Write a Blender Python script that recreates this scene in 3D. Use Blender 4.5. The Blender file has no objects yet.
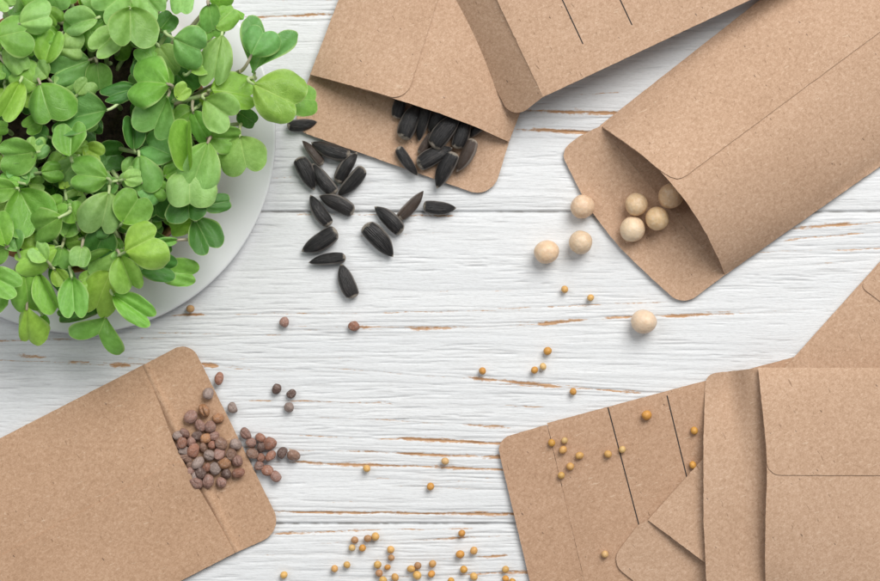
import bpy, bmesh, math, random
import numpy as np
from mathutils import Vector, Matrix, Euler
from mathutils.geometry import delaunay_2d_cdt

random.seed(7)
RNG = np.random.default_rng(11)
S = 0.0003            # metres of table per photograph pixel
H = 0.70              # camera height above the boards
scene = bpy.context.scene
COL = scene.collection
PI = math.pi


def at(px, py, z=0.0):
    k = 1.0 - z / H
    return Vector(((px - 440) * S * k, (290.5 - py) * S * k, z))


# ------------------------------------------------------------------ materials
def new_mat(name):
    m = bpy.data.materials.new(name)
    m.use_nodes = True
    nt = m.node_tree
    for n in list(nt.nodes):
        nt.nodes.remove(n)
    out = nt.nodes.new('ShaderNodeOutputMaterial')
    b = nt.nodes.new('ShaderNodeBsdfPrincipled')
    nt.links.new(b.outputs[0], out.inputs[0])
    return m, nt, b, out


class N:
    """small node-building helper"""
    def __init__(self, nt):
        self.nt = nt

    def put(self, sock, v):
        if isinstance(v, bpy.types.NodeSocket):
            self.nt.links.new(v, sock)
        elif v is not None:
            sock.default_value = v

    def math(self, op, a, b=None, c=None, clamp=False):
        n = self.nt.nodes.new('ShaderNodeMath'); n.operation = op; n.use_clamp = clamp
        self.put(n.inputs[0], a); self.put(n.inputs[1], b); self.put(n.inputs[2], c)
        return n.outputs[0]

    def mix(self, f, a, b, mode='MIX'):
        n = self.nt.nodes.new('ShaderNodeMix'); n.data_type = 'RGBA'; n.blend_type = mode
        self.put(n.inputs[0], f); self.put(n.inputs[6], a); self.put(n.inputs[7], b)
        return n.outputs[2]

    def noise(self, vec, scale, detail=2, rough=0.5, dist=0.0):
        n = self.nt.nodes.new('ShaderNodeTexNoise')
        self.put(n.inputs['Vector'], vec); n.inputs['Scale'].default_value = scale
        n.inputs['Detail'].default_value = detail; n.inputs['Roughness'].default_value = rough
        n.inputs['Distortion'].default_value = dist
        return n.outputs['Fac']

    def voro(self, vec, scale, feature='F1'):
        n = self.nt.nodes.new('ShaderNodeTexVoronoi'); n.feature = feature
        self.put(n.inputs['Vector'], vec); n.inputs['Scale'].default_value = scale
        return n

    def ramp(self, f, stops):
        n = self.nt.nodes.new('ShaderNodeValToRGB')
        e = n.color_ramp.elements
        while len(e) < len(stops):
            e.new(0.5)
        for k, (p, c) in enumerate(stops):
            e[k].position = p
            e[k].color = (c, c, c, 1) if isinstance(c, (int, float)) else (*c, 1)
        self.put(n.inputs[0], f)
        return n.outputs[0]

    def coord(self, which='Object'):
        return self.nt.nodes.new('ShaderNodeTexCoord').outputs[which]

    def mapping(self, vec, scale=(1, 1, 1), rot=(0, 0, 0), loc=(0, 0, 0)):
        n = self.nt.nodes.new('ShaderNodeMapping')
        self.put(n.inputs[0], vec)
        n.inputs['Scale'].default_value = scale
        n.inputs['Rotation'].default_value = rot
        n.inputs['Location'].default_value = loc
        return n.outputs[0]

    def attr(self, name, out='Fac'):
        n = self.nt.nodes.new('ShaderNodeAttribute'); n.attribute_name = name
        return n.outputs[out]

    def info(self, out):
        return self.nt.nodes.new('ShaderNodeObjectInfo').outputs[out]

    def bump(self, h, strength, dist, normal=None):
        n = self.nt.nodes.new('ShaderNodeBump')
        n.inputs['Strength'].default_value = strength
        n.inputs['Distance'].default_value = dist
        self.put(n.inputs['Height'], h)
        if normal is not None:
            self.put(n.inputs['Normal'], normal)
        return n.outputs[0]

    def shift(self, vec):
        """moves texture space by a per-object random amount"""
        r = self.info('Random')
        n = self.nt.nodes.new('ShaderNodeVectorMath'); n.operation = 'ADD'
        c = self.nt.nodes.new('ShaderNodeCombineXYZ')
        self.put(c.inputs[0], self.math('MULTIPLY', r, 3.7))
        self.put(c.inputs[1], self.math('MULTIPLY', r, 7.1))
        self.put(c.inputs[2], self.math('MULTIPLY', r, 5.3))
        self.put(n.inputs[0], vec); self.put(n.inputs[1], c.outputs[0])
        return n.outputs[0]


def paper_material():
    m, nt, b, _ = new_mat('kraft paper')
    n = N(nt)
    base = n.coord('Object')
    v = n.shift(base)
    # felt of short fibres lying in several directions
    def fibre(rot, s, loc):
        w = n.mapping(v, (1, 1, 1), (0, 0, rot), (0, 0, 0))
        w = n.mapping(w, (s, s * 3.6, s), (0, 0, 0), loc)
        return n.noise(w, 1.0, 2, 0.55, 0.4)
    f1 = fibre(0.5, 950, (0, 0, 0)); f2 = fibre(1.75, 1050, (9, 3, 1)); f3 = fibre(-0.6, 880, (4, 8, 2))
    f = n.math('ADD', n.math('ADD', f1, f2), f3)
    f = n.math('MULTIPLY', f, 0.3333)
    big = n.noise(v, 34, 4, 0.6)
    mott = n.noise(v, 900, 3, 0.65)
    fac = n.math('ADD', n.math('MULTIPLY', f, 0.62), n.math('ADD', n.math('MULTIPLY', mott, 0.26), n.math('MULTIPLY', big, 0.12)))
    col = n.ramp(fac, [(0.37, (0.375, 0.234, 0.148)), (0.5, (0.505, 0.332, 0.222)), (0.63, (0.635, 0.448, 0.322))])
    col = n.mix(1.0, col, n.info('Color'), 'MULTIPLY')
    w = n.mapping(n.mapping(v, (1, 1, 1), (0, 0, 0.9)), (0.55, 1.5, 1))
    vo = n.voro(w, 420)
    sz = n.math('MULTIPLY', n.math('POWER', n.nt.nodes.new('ShaderNodeSeparateColor').outputs[0], 1.0), 1.0)
    sep = nt.nodes[-1]
    for q in nt.nodes:
        if q.type == 'SEPARATE_COLOR':
            sep = q
    nt.links.new(vo.outputs['Color'], sep.inputs[0])
    rad = n.math('MULTIPLY', n.math('POWER', sep.outputs[0], 3.2), 0.125)
    spot = n.math('LESS_THAN', vo.outputs['Distance'], rad)
    col = n.mix(n.math('MULTIPLY', spot, 0.65), col, (0.07, 0.045, 0.035, 1))
    w2 = n.mapping(n.mapping(v, (1, 1, 1), (0, 0, 1.1)), (420, 2000, 400))
    hair = n.ramp(n.noise(w2, 1.0, 1, 0.4, 0.6), [(0.735, 0.0), (0.775, 1.0)])
    col = n.mix(n.math('MULTIPLY', hair, 0.55), col, (0.16, 0.09, 0.05, 1))
    w3 = n.mapping(n.mapping(v, (1, 1, 1), (0, 0, -0.35)), (450, 2000, 400), (0, 0, 0), (5, 2, 9))
    hair2 = n.ramp(n.noise(w3, 1.0, 1, 0.4, 0.6), [(0.70, 0.0), (0.76, 1.0)])
    col = n.mix(n.math('MULTIPLY', hair2, 0.4), col, (0.74, 0.58, 0.43, 1))
    nt.links.new(col, b.inputs['Base Color'])
    b.inputs['Roughness'].default_value = 0.88
    b.inputs['Specular IOR Level'].default_value = 0.2
    wave = n.bump(n.noise(v, 38, 2, 0.5), 0.5, 0.0016)
    nt.links.new(n.bump(f, 0.5, 0.00012, wave), b.inputs['Normal'])
    return m


def ink_material():
    m, nt, b, _ = new_mat('black ink')
    n = N(nt)
    c = n.ramp(n.noise(n.coord('Object'), 900, 2), [(0.3, (0.012, 0.011, 0.010)), (0.7, (0.035, 0.03, 0.027))])
    nt.links.new(c, b.inputs['Base Color']); b.inputs['Roughness'].default_value = 0.8
    return m


def board_material():
    m, nt, b, _ = new_mat('worn white paint on wood')
    n = N(nt)
    v = n.coord('Object')
    wear = n.attr('wear'); groove = n.attr('groove')
    fine = n.noise(n.mapping(v, (160, 2600, 1)), 1.0, 4, 0.6, 0.3)
    fine2 = n.noise(n.mapping(v, (700, 2300, 1), (0, 0, 0), (3, 1, 0)), 1.0, 3, 0.6)
    chip = n.noise(n.mapping(v, (650, 1500, 1)), 1.0, 3, 0.65)
    tone = n.noise(n.mapping(v, (9, 90, 1)), 1.0, 3, 0.55)
    white = n.ramp(tone, [(0.3, (0.705, 0.718, 0.730)), (0.7, (0.775, 0.783, 0.787))])
    thin = n.ramp(n.math('MULTIPLY', fine, fine2), [(0.17, 1.0), (0.27, 0.0)])
    white = n.mix(n.math('MULTIPLY', thin, 0.4), white, (0.60, 0.60, 0.60, 1))
    grime = n.math('MULTIPLY', groove, n.ramp(fine, [(0.35, 0.3), (0.6, 1.0)]), None, True)
    white = n.mix(n.math('MULTIPLY', grime, 0.75), white, (0.30, 0.285, 0.27, 1))
    brown = n.ramp(fine, [(0.3, (0.25, 0.13, 0.065)), (0.5, (0.46, 0.26, 0.135)), (0.7, (0.62, 0.40, 0.24))])
    mask = n.math('ADD', wear, n.math('ADD', n.math('MULTIPLY', n.math('SUBTRACT', chip, 0.5), 1.3), n.math('MULTIPLY', n.math('SUBTRACT', fine, 0.5), 1.1)))
    mask = n.ramp(mask, [(0.38, 0.0), (0.74, 1.0)])
    mask = n.math('MULTIPLY', mask, n.math('GREATER_THAN', wear, 0.06))
    col = n.mix(mask, white, brown)
    nt.links.new(col, b.inputs['Base Color'])
    b.inputs['Roughness'].default_value = 0.62
    b.inputs['Specular IOR Level'].default_value = 0.3
    hgt = n.math('ADD', n.math('MULTIPLY', fine, 1.0), n.math('MULTIPLY', fine2, 0.7))
    nt.links.new(n.bump(hgt, 0.5, 0.0002), b.inputs['Normal'])
    return m


def simple_seed(name, rough, scale, dark, light, bump, sss=0.0, spec=0.4, dist=0.00025):
    m, nt, b, _ = new_mat(name)
    n = N(nt)
    v = n.shift(n.coord('Object'))
    f = n.noise(v, scale, 3, 0.6, 0.5)
    c = n.mix(f, n.mix(1.0, n.info('Color'), (dark, dark, dark, 1), 'MULTIPLY'),
              n.mix(1.0, n.info('Color'), (light, light, light, 1), 'MULTIPLY'))
    nt.links.new(c, b.inputs['Base Color'])
    b.inputs['Roughness'].default_value = rough
    b.inputs['Specular IOR Level'].default_value = spec
    if sss:
        b.inputs['Subsurface Weight'].default_value = sss
        b.inputs['Subsurface Radius'].default_value = (0.002, 0.0012, 0.0006)
        b.inputs['Subsurface Scale'].default_value = 0.5
    nt.links.new(n.bump(f, bump, dist), b.inputs['Normal'])
    return m, nt, b, n, c, v


def pea_material():
    m, nt, b, n, c, v = simple_seed('dried pea skin', 0.42, 2.6, 0.80, 1.14, 0.45, 0.08, 0.5, 0.0006)
    blot = n.ramp(n.noise(v, 1.3, 3, 0.55), [(0.58, 0.0), (0.70, 1.0)])
    c2 = n.mix(n.math('MULTIPLY', blot, 0.2), c, (0.62, 0.36, 0.15, 1))
    pale = n.ramp(n.noise(n.mapping(v, (1, 1, 1), (0, 0, 0), (3, 1, 2)), 3.2, 5, 0.65), [(0.48, 0.0), (0.66, 1.0)])
    c3 = n.mix(n.math('MULTIPLY', pale, 0.45), c2, (0.84, 0.70, 0.53, 1))
    nt.links.new(c3, b.inputs['Base Color'])
    return m


def radish_seed_material():
    m, nt, b, n, c, v = simple_seed('radish seed coat', 0.5, 2.4, 0.55, 1.5, 0.8, 0.0, 0.4, 0.0006)
    bloom = n.ramp(n.noise(n.mapping(v, (1, 1, 1), (0, 0, 0), (2, 5, 1)), 1.7, 4, 0.65), [(0.50, 0.0), (0.70, 1.0)])
    c2 = n.mix(n.math('MULTIPLY', bloom, 0.45), c, (0.50, 0.40, 0.36, 1))
    nt.links.new(c2, b.inputs['Base Color'])
    return m


def sunflower_material():
    m, nt, b, _ = new_mat('black striped hull')
    n = N(nt)
    uv = n.coord('UV')
    sx = nt.nodes.new('ShaderNodeSeparateXYZ'); nt.links.new(uv, sx.inputs[0])
    u, w = sx.outputs[0], sx.outputs[1]
    av = n.math('ABSOLUTE', w)
    v = n.shift(n.coord('Object'))
    rnd = n.info('Random')
    cmb = nt.nodes.new('ShaderNodeCombineXYZ')
    n.put(cmb.inputs[0], n.math('MULTIPLY', u, 2.2)); n.put(cmb.inputs[1], n.math('MULTIPLY', w, 11.0)); n.put(cmb.inputs[2], n.math('MULTIPLY', rnd, 40.0))
    st = n.noise(cmb.outputs[0], 1.0, 4, 0.6, 0.2)
    base = n.mix(n.ramp(st, [(0.48, 0.0), (0.75, 1.0)]), n.info('Color'), (0.048, 0.043, 0.041, 1))
    rim = n.ramp(n.math('ADD', av, n.math('MULTIPLY', st, 0.22)), [(0.94, 0.0), (1.05, 1.0)])
    col = n.mix(n.math('MULTIPLY', rim, 0.42), base, (0.36, 0.32, 0.285, 1))
    dust = n.ramp(n.noise(v, 4.5, 4, 0.65), [(0.54, 0.0), (0.74, 1.0)])
    col = n.mix(n.math('MULTIPLY', dust, 0.22), col, (0.12, 0.095, 0.08, 1))
    # scuffed pale mark at the blunt end and at the very tip
    end = n.ramp(n.math('ADD', u, n.math('MULTIPLY', n.math('SUBTRACT', n.noise(v, 9, 2), 0.5), 0.16)), [(0.03, 1.0), (0.085, 0.0)])
    tip = n.ramp(n.math('ADD', u, n.math('MULTIPLY', n.math('SUBTRACT', n.noise(v, 8, 2), 0.5), 0.12)), [(0.94, 0.0), (0.985, 1.0)])
    col = n.mix(n.math('MULTIPLY', n.math('MAXIMUM', end, tip), 0.7), col, (0.46, 0.40, 0.33, 1))
    nt.links.new(col, b.inputs['Base Color'])
    b.inputs['Roughness'].default_value = 0.34
    b.inputs['Specular IOR Level'].default_value = 0.34
    nt.links.new(n.bump(st, 0.7, 0.0004), b.inputs['Normal'])
    return m


def leaf_material():
    m, nt, b, out = new_mat('cotyledon leaf')
    n = N(nt)
    sx = nt.nodes.new('ShaderNodeSeparateXYZ'); nt.links.new(n.coord('UV'), sx.inputs[0])
    u, w = sx.outputs[0], sx.outputs[1]
    av = n.math('ABSOLUTE', w)
    v = n.shift(n.coord('Object'))
    edge = n.attr('edge')
    col0 = n.info('Color')
    mott = n.noise(v, 7, 3, 0.6)
    fine = n.noise(v, 45, 2, 0.6)
    c = n.mix(n.ramp(mott, [(0.35, 0.0), (0.7, 1.0)]), n.mix(1.0, col0, (0.86, 0.88, 0.80, 1), 'MULTIPLY'), n.mix(1.0, col0, (1.13, 1.09, 1.18, 1), 'MULTIPLY'))
    c = n.mix(n.ramp(fine, [(0.3, 0.16), (0.6, 0.0)]), c, n.mix(1.0, c, (0.75, 0.8, 0.6, 1), 'MULTIPLY'))
    # stalk end yellower, lobes a touch bluer and paler
    c = n.mix(n.ramp(u, [(0.0, 0.55), (0.55, 0.0)]), c, n.mix(1.0, c, (1.08, 1.0, 0.75, 1), 'MULTIPLY'))
    c = n.mix(n.ramp(n.math('MULTIPLY', u, n.noise(v, 2.2, 1)), [(0.35, 0.0), (0.62, 0.5)]), c, n.mix(1.0, c, (1.10, 1.08, 1.35, 1), 'MULTIPLY'))
    # veins: midrib and slanting laterals
    mid = n.ramp(n.math('DIVIDE', av, n.math('SUBTRACT', 1.25, u)), [(0.02, 1.0), (0.06, 0.0)])
    q = n.math('SUBTRACT', n.math('MULTIPLY', u, 3.3), n.math('MULTIPLY', n.math('POWER', av, 0.85), 1.7))
    q = n.math('ADD', q, n.math('MULTIPLY', n.math('SUBTRACT', n.noise(v, 3.0, 2), 0.5), 0.9))
    fr = n.math('ABSOLUTE', n.math('SUBTRACT', n.math('FRACT', n.math('ADD', q, 10.0)), 0.5))
    lat = n.ramp(fr, [(0.0, 1.0), (0.055, 0.0)])
    lat = n.math('MULTIPLY', lat, n.ramp(av, [(0.06, 1.0), (0.8, 0.15)]))
    vein = n.math('MAXIMUM', mid, n.math('MULTIPLY', lat, 0.55))
    c = n.mix(n.math('MULTIPLY', vein, 0.62), c, n.mix(0.35, n.mix(1.0, c, (1.5, 1.35, 1.5, 1), 'MULTIPLY'), (0.50, 0.60, 0.24, 1)))
    c = n.mix(n.math('MULTIPLY', n.ramp(edge, [(0.86, 0.0), (0.98, 1.0)]), 0.6), c, (0.50, 0.66, 0.24, 1))
    nt.links.new(c, b.inputs['Base Color'])
    b.inputs['Roughness'].default_value = 0.27
    b.inputs['Specular IOR Level'].default_value = 0.42
    hgt = n.math('ADD', n.math('MULTIPLY', vein, -0.6), n.math('MULTIPLY', fine, 0.35))
    bp = n.bump(hgt, 0.22, 0.016)
    nt.links.new(bp, b.inputs['Normal'])
    tr = nt.nodes.new('ShaderNodeBsdfTranslucent')
    nt.links.new(n.mix(1.0, c, (0.9, 1.0, 0.55, 1), 'MULTIPLY'), tr.inputs[0])
    mx = nt.nodes.new('ShaderNodeMixShader'); mx.inputs[0].default_value = 0.28
    nt.links.new(b.outputs[0], mx.inputs[1]); nt.links.new(tr.outputs[0], mx.inputs[2])
    nt.links.new(mx.outputs[0], out.inputs[0])
    return m


def stem_material():
    m, nt, b, _ = new_mat('seedling stem')
    n = N(nt)
    v = n.shift(n.coord('Object'))
    t = n.noise(v, 90, 2)
    col = n.mix(n.ramp(t, [(0.55, 0.0), (0.72, 0.8)]), n.info('Color'), (0.25, 0.15, 0.13, 1))
    nt.links.new(col, b.inputs['Base Color'])
    b.inputs['Roughness'].default_value = 0.42
    b.inputs['Subsurface Weight'].default_value = 0.1
    b.inputs['Subsurface Radius'].default_value = (0.001, 0.001, 0.0005)
    return m


def noisy(name, c0, c1, scale, rough, bump, dist, spec=0.4):
    m, nt, b, _ = new_mat(name)
    n = N(nt)
    f = n.noise(n.coord('Object'), scale, 4, 0.62)
    nt.links.new(n.ramp(f, [(0.32, c0), (0.68, c1)]), b.inputs['Base Color'])
    b.inputs['Roughness'].default_value = rough
    b.inputs['Specular IOR Level'].default_value = spec
    if bump:
        nt.links.new(n.bump(f, bump, dist), b.inputs['Normal'])
    return m


PAPER = paper_material(); INK = ink_material(); BOARD = board_material()
PEA = pea_material(); RADISH = radish_seed_material(); SUN = sunflower_material()
MUST = simple_seed('mustard seed coat', 0.45, 2.2, 0.72, 1.22, 0.5, 0.0, 0.45, 0.0003)[0]
LEAF = leaf_material(); STEM = stem_material()
CERAMIC = noisy('white glazed ceramic', (0.78, 0.79, 0.80), (0.81, 0.82, 0.83), 20, 0.22, 0.0, 0, 0.5)
CLAY = noisy('brown fibre pot', (0.20, 0.09, 0.035), (0.34, 0.17, 0.07), 600, 0.85, 0.5, 0.0004)
SOIL = noisy('dark potting soil', (0.012, 0.008, 0.007), (0.085, 0.052, 0.038), 420, 0.9, 0.8, 0.0015)
HUSK = noisy('dark seed husk', (0.05, 0.045, 0.042), (0.14, 0.12, 0.10), 900, 0.6, 0.4, 0.0003)


# ------------------------------------------------------------------ object helpers
def tag(o, label=None, cat=None, group=None, kind=None):
    if label: o['label'] = label
    if cat: o['category'] = cat
    if group: o['group'] = group
    if kind: o['kind'] = kind
    return o


def link(name, me, mat, parent=None, loc=None):
    o = bpy.data.objects.new(name, me)
    COL.objects.link(o)
    if mat and not me.materials:
        me.materials.append(mat)
    if loc is not None:
        o.location = loc
    if parent:
        o.parent = parent
    return o


def empty(name, loc):
    o = bpy.data.objects.new(name, None)
    o.empty_display_size = 0.01
    o.location = loc
    COL.objects.link(o)
    return o


def mesh_np(name, co, faces, smooth=True):
    me = bpy.data.meshes.new(name)
    me.from_pydata([tuple(c) for c in co], [], faces)
    if smooth:
        me.polygons.foreach_set('use_smooth', [True] * len(me.polygons))
    me.update()
    return me


def grid_mesh(name, X, Y, Z):
    """regular grid mesh from 2D arrays"""
    ny, nx = X.shape
    co = np.stack([X, Y, Z], -1).reshape(-1, 3).astype(np.float32)
    idx = np.arange(ny * nx, dtype=np.int32).reshape(ny, nx)
    q = np.stack([idx[:-1, :-1], idx[1:, :-1], idx[1:, 1:], idx[:-1, 1:]], -1).reshape(-1, 4)
    me = bpy.data.meshes.new(name)
    me.vertices.add(len(co)); me.vertices.foreach_set('co', co.ravel())
    me.loops.add(q.size); me.loops.foreach_set('vertex_index', q.ravel())
    me.polygons.add(len(q)); me.polygons.foreach_set('loop_start', np.arange(0, q.size, 4, dtype=np.int32))
    me.polygons.foreach_set('use_smooth', np.ones(len(q), dtype=bool))
    me.update(calc_edges=True)
    return me


# value noise for the boards
_tab = RNG.random((512, 512)).astype(np.float32)


def vn(x, y, ox=0, oy=0):
    x = x + ox * 37.3; y = y + oy * 17.9
    xi = np.floor(x).astype(int); yi = np.floor(y).astype(int)
    fx = x - xi; fy = y - yi
    fx = fx * fx * (3 - 2 * fx); fy = fy * fy * (3 - 2 * fy)
    a = _tab[yi % 512, xi % 512]; b = _tab[yi % 512, (xi + 1) % 512]
    c = _tab[(yi + 1) % 512, xi % 512]; d = _tab[(yi + 1) % 512, (xi + 1) % 512]
    return (a + (b - a) * fx) + ((c + (d - c) * fx) - (a + (b - a) * fx)) * fy - 0.5


def smooth(a, b, x):
    t = np.clip((x - a) / (b - a), 0, 1)
    return t * t * (3 - 2 * t)


# ------------------------------------------------------------------ the white boards
def build_boards():
    xs = np.concatenate([np.arange(-1000, 0, 10), np.arange(0, 880, 3), np.arange(880, 1900, 10)]).astype(float)
    ys = np.concatenate([np.arange(-900, -20, 3), np.arange(-20, 600, 0.7), np.arange(600, 1500, 3)]).astype(float)
    X, Y = np.meshgrid(xs, ys)
    board = np.zeros_like(Y)
    seams = [-724.0, -412.0, -100.0, 211.8, 524.0, 836.0, 1148.0]
    for k, s in enumerate(seams):
        board += (Y > s)
    jitter = (board - 1) * 31.7
    yw = Y + 9 * vn(X / 260, Y / 70, 1, 2) + 3 * vn(X / 90, Y / 40, 4, 1) - 0.012 * (X - 440) + jitter
    band = 0.45 + 0.7 * smooth(-0.1, 0.3, vn(X / 420, yw / 34, 3, 3))
    band += 0.9 * np.exp(-((Y - 468) / 48) ** 2) * smooth(240, 420, X)
    band += 0.7 * np.exp(-((Y - 345) / 22) ** 2) * smooth(470, 540, X) * (1 - smooth(690, 760, X))
    band += 0.5 * np.exp(-((Y - 200) / 26) ** 2) * smooth(270, 330, X)
    band += 0.8 * np.exp(-((Y - 205) / 45) ** 2) * smooth(720, 790, X)
    g = vn(X / 170, yw / 5.0, 0, 1) * 0.9 + vn(X / 110, yw / 2.6, 2, 5) * 0.7 + vn(X / 45, yw / 1.7, 5, 2) * 0.4
    h = g * band * 0.55
    h += vn(X / 420, yw / 26, 8, 1) * 1.2
    chat = vn(X / 14, yw / 3.2, 7, 7)
    h += chat * 0.55 * smooth(0.05, 0.3, vn(X / 120, Y / 45, 9, 4))
    # short brush ridges
    wear = np.zeros_like(Y); groove = np.zeros_like(Y)

    def crack(x0, y0, x1, y1, w, amt, depth, gr=0.0, rough=0.5):
        lo, hi = min(y0, y1) - 14, max(y0, y1) + 14
        r = slice(int(np.searchsorted(ys, lo)), int(np.searchsorted(ys, hi)))
        c = slice(int(np.searchsorted(xs, x0)), int(np.searchsorted(xs, x1)) + 1)
        x = X[r, c]; y = Y[r, c]
        if x.size == 0:
            return
        row = x[:1]
        L = max(abs(x1 - x0), 1)
        t = (row - x0) / (x1 - x0)
        k = np.zeros_like(row)
        cy = y0 + (y1 - y0) * t + 1.6 * vn(row / 60, k + y0 / 3.0, 3, 8) + 0.9 * vn(row / 15, k + y0 / 2.0, 6, 3)
        ends = smooth(0, min(0.3, 22 / L), t) * smooth(0, min(0.3, 22 / L), 1 - t)
        ww = w * (0.42 + 0.9 * (vn(row / 24, k + y1 / 2.7, 2, 2) + 0.5)) * (0.35 + 0.65 * ends)
        prof = np.exp(-(np.abs(y - cy) / (ww * 1.2)) ** 1.4) * ends
        mod = np.clip(0.9 + rough * 2.0 * vn(row / 22, k + y1 / 1.9, 1, 6), 0, 1.25)
        wear[r, c] = np.maximum(wear[r, c], prof * mod * amt)
        groove[r, c] = np.maximum(groove[r, c], prof * gr)
        h[r, c] -= depth * prof

    def C(x0, y0, x1, y1, w, amt, depth, gr=0.0, rough=0.5):
        crack(x0, y0, x1, y1, w, amt, depth, gr, rough)
        if amt >= 0.7:
            m = (y1 - y0) / max(x1 - x0, 1)
            e = 60 + (x0 * 7.3 + y0 * 3.1) % 110
            crack(x0 - e, y0 - m * e * 0.6, x1 + e, y1 + m * e * 0.6, 0.75, 0.42 + ((x0 * 13.7 + y0 * 5.1) % 22) / 100.0, depth * 0.8, 0.45, 0.9)
            crack(x0 - e * .4, y0 - 4.5, x1 + e * .6, y1 - 4, 0.6, 0.0, 0.7, 0.3, 0.9)
            crack(x0 - e * .7, y0 + 5, x1 + e * .3, y1 + 5.5, 0.6, 0.0, 0.7, 0.3, 0.9)
    C(240, 17, 345, 13, 2.0, 0.95, 0.8)
    C(480, 108, 690, 116, 2.6, 1.0, 1.2); C(500, 129, 690, 138, 1.8, 1.0, 1.2); C(560, 95, 640, 92, 1.0, .6, .6)
    C(778, 230, 862, 222, 2.0, 1.0, 1.0); C(770, 242, 870, 231, 1.7, 0.95, 1.0); C(818, 251, 900, 247, 1.4, 0.7, 0.7)
    C(752, 270, 880, 259, 0.9, 0.3, 0.6, 0.4); C(740, 205, 830, 200, 1.0, 0.4, 0.7, 0.5)
    C(398, 329, 468, 327, 1.7, 0.95, 0.9); C(528, 325, 596, 319, 2.0, 0.95, 0.9); C(596, 319, 645, 315, 1.8, 0.8, 0.9)
    C(650, 316, 745, 313, 2.0, 1.0, 1.0); C(745, 313, 830, 309, 1.0, 0.5, 0.7); C(535, 308, 604, 304, 1.3, 0.75, 0.7)
    C(455, 376, 570, 388, 1.8, 0.98, 0.9); C(565, 387, 655, 394, 1.6, 0.9, 0.9); C(250, 314, 325, 313, 1.2, 0.7, 0.6)
    C(412, 312, 470, 311, 1.2, 0.8, 0.6); C(350, 327, 374, 327, 1.4, 0.85, 0.6); C(370, 403, 398, 404, 1.0, 0.7, 0.5)
    C(450, 423, 522, 428, 1.7, 0.9, 0.8); C(386, 438, 530, 445, 1.9, 1.0, 1.2); C(330, 450, 530, 459, 2.0, 1.0, 1.2)
    C(280, 462, 520, 471, 1.6, 0.92, 1.1); C(240, 511, 540, 515, 1.8, 1.0, 1.1); C(262, 534, 382, 530, 1.8, 0.98, 0.9)
    C(410, 541, 495, 536, 1.2, 0.75, 0.7); C(462, 558, 520, 555, 1.3, 0.8, 0.7); C(440, 576, 560, 570, 1.7, 0.95, 0.9)
    C(22, 340, 72, 339, 3.2, 0.78, 0.5, 0, 0.9); C(-10, 341, 24, 340, 2.2, 0.7, 0.5); C(10, 355, 54, 358, 2.8, 0.62, 0.5, 0, 0.9)
    C(62, 362, 96, 363, 1.6, 0.9, 0.6); C(104, 365, 136, 366, 1.9, 0.95, 0.6); C(158, 316, 216, 315, 1.7, 0.9, 0.6)
    C(150, 333, 200, 334, 1.4, 0.7, 0.5); C(196, 363, 222, 366, 2.0, 0.95, 0.6); C(214, 366, 262, 371, 1.3, 0.6, 0.5)
    C(280, 214, 470, 216, 1.4, 0.62, 0.5); C(250, 180, 330, 172, 0.9, 0.4, 0.5, 0.3); C(330, 236, 470, 233, 0.9, 0.35, 0.5, 0.3)
    C(0, 398, 40, 400, 0.9, 0.4, 0.5, 0.3); C(280, 371, 380, 374, 0.9, 0.3, 0.5, 0.4); C(500, 482, 540, 484, 1.3, 0.7, 0.9)
    C(380, 486, 520, 490, 1.1, 0.4, 0.9, 0.6); C(430, 476, 530, 479, 1.0, 0.35, 0.9, 0.5); C(290, 500, 420, 503, 1.0, 0.3, 0.8, 0.4)
    rr = random.Random(5)
    for _ in range(5200):
        x0 = rr.uniform(-60, 920); L = rr.uniform(7, 60); y0 = rr.uniform(-20, 600)
        if rr.random() > 0.25 + 0.75 * float(smooth(-0.12, 0.28, vn(np.array(x0 / 130.0), np.array(y0 / 19.0), 5, 9))):
            continue
        C(x0, y0, x0 + L, y0 - 0.012 * L + rr.uniform(-1, 1), rr.uniform(0.4, 0.75), 0.0, rr.uniform(0.4, 1.3), rr.choice([0, 0.1, 0.25, 0.5]))
    for _ in range(150):
        x0 = rr.uniform(-420, 1100); L = rr.uniform(50, 330); y0 = rr.uniform(-300, 880)
        C(x0, y0, x0 + L, y0 - 0.012 * L + rr.uniform(-2, 2), rr.uniform(0.6, 1.2), rr.choice([0, 0, 0.15, 0.3]), rr.uniform(0.3, 0.9), rr.uniform(0.1, 0.5))
    for _ in range(60):
        x0 = rr.uniform(-400, 1200); y0 = rr.choice([rr.uniform(-320, 0), rr.uniform(600, 900)])
        L = rr.uniform(60, 300)
        C(x0, y0, x0 + L, y0 + rr.uniform(-3, 3), 2.0, 0.95, 0.8)
    for s in seams:
        d = Y - s
        h -= 2.2 * np.exp(-(d / 9.0) ** 2) * (d < 0) + 1.6 * np.exp(-(d / 5.0) ** 2) * (d >= 0)
        h -= 5.0 * np.exp(-(d / 1.2) ** 2)
        groove = np.maximum(groove, 1.6 * np.exp(-((d) / 0.9) ** 2) * np.clip(0.55 + 1.9 * vn(X / 5, Y * 0 + s, 3, 1), 0.1, 1))
    Z = h * S * 0.66
    Z -= 0.00045
    me = grid_mesh('tabletop', (X - 440) * S, (290.5 - Y) * S, Z)
    me.flip_normals() if False else None
    for nm, arr in (('wear', wear), ('groove', groove)):
        a = me.attributes.new(nm, 'FLOAT', 'POINT')
        a.data.foreach_set('value', arr.astype(np.float32).ravel())
    o = link('tabletop', me, BOARD)
    tag(o, 'white painted wooden boards with worn brown grain streaks', None, None, 'structure')
    return o


build_boards()


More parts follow.
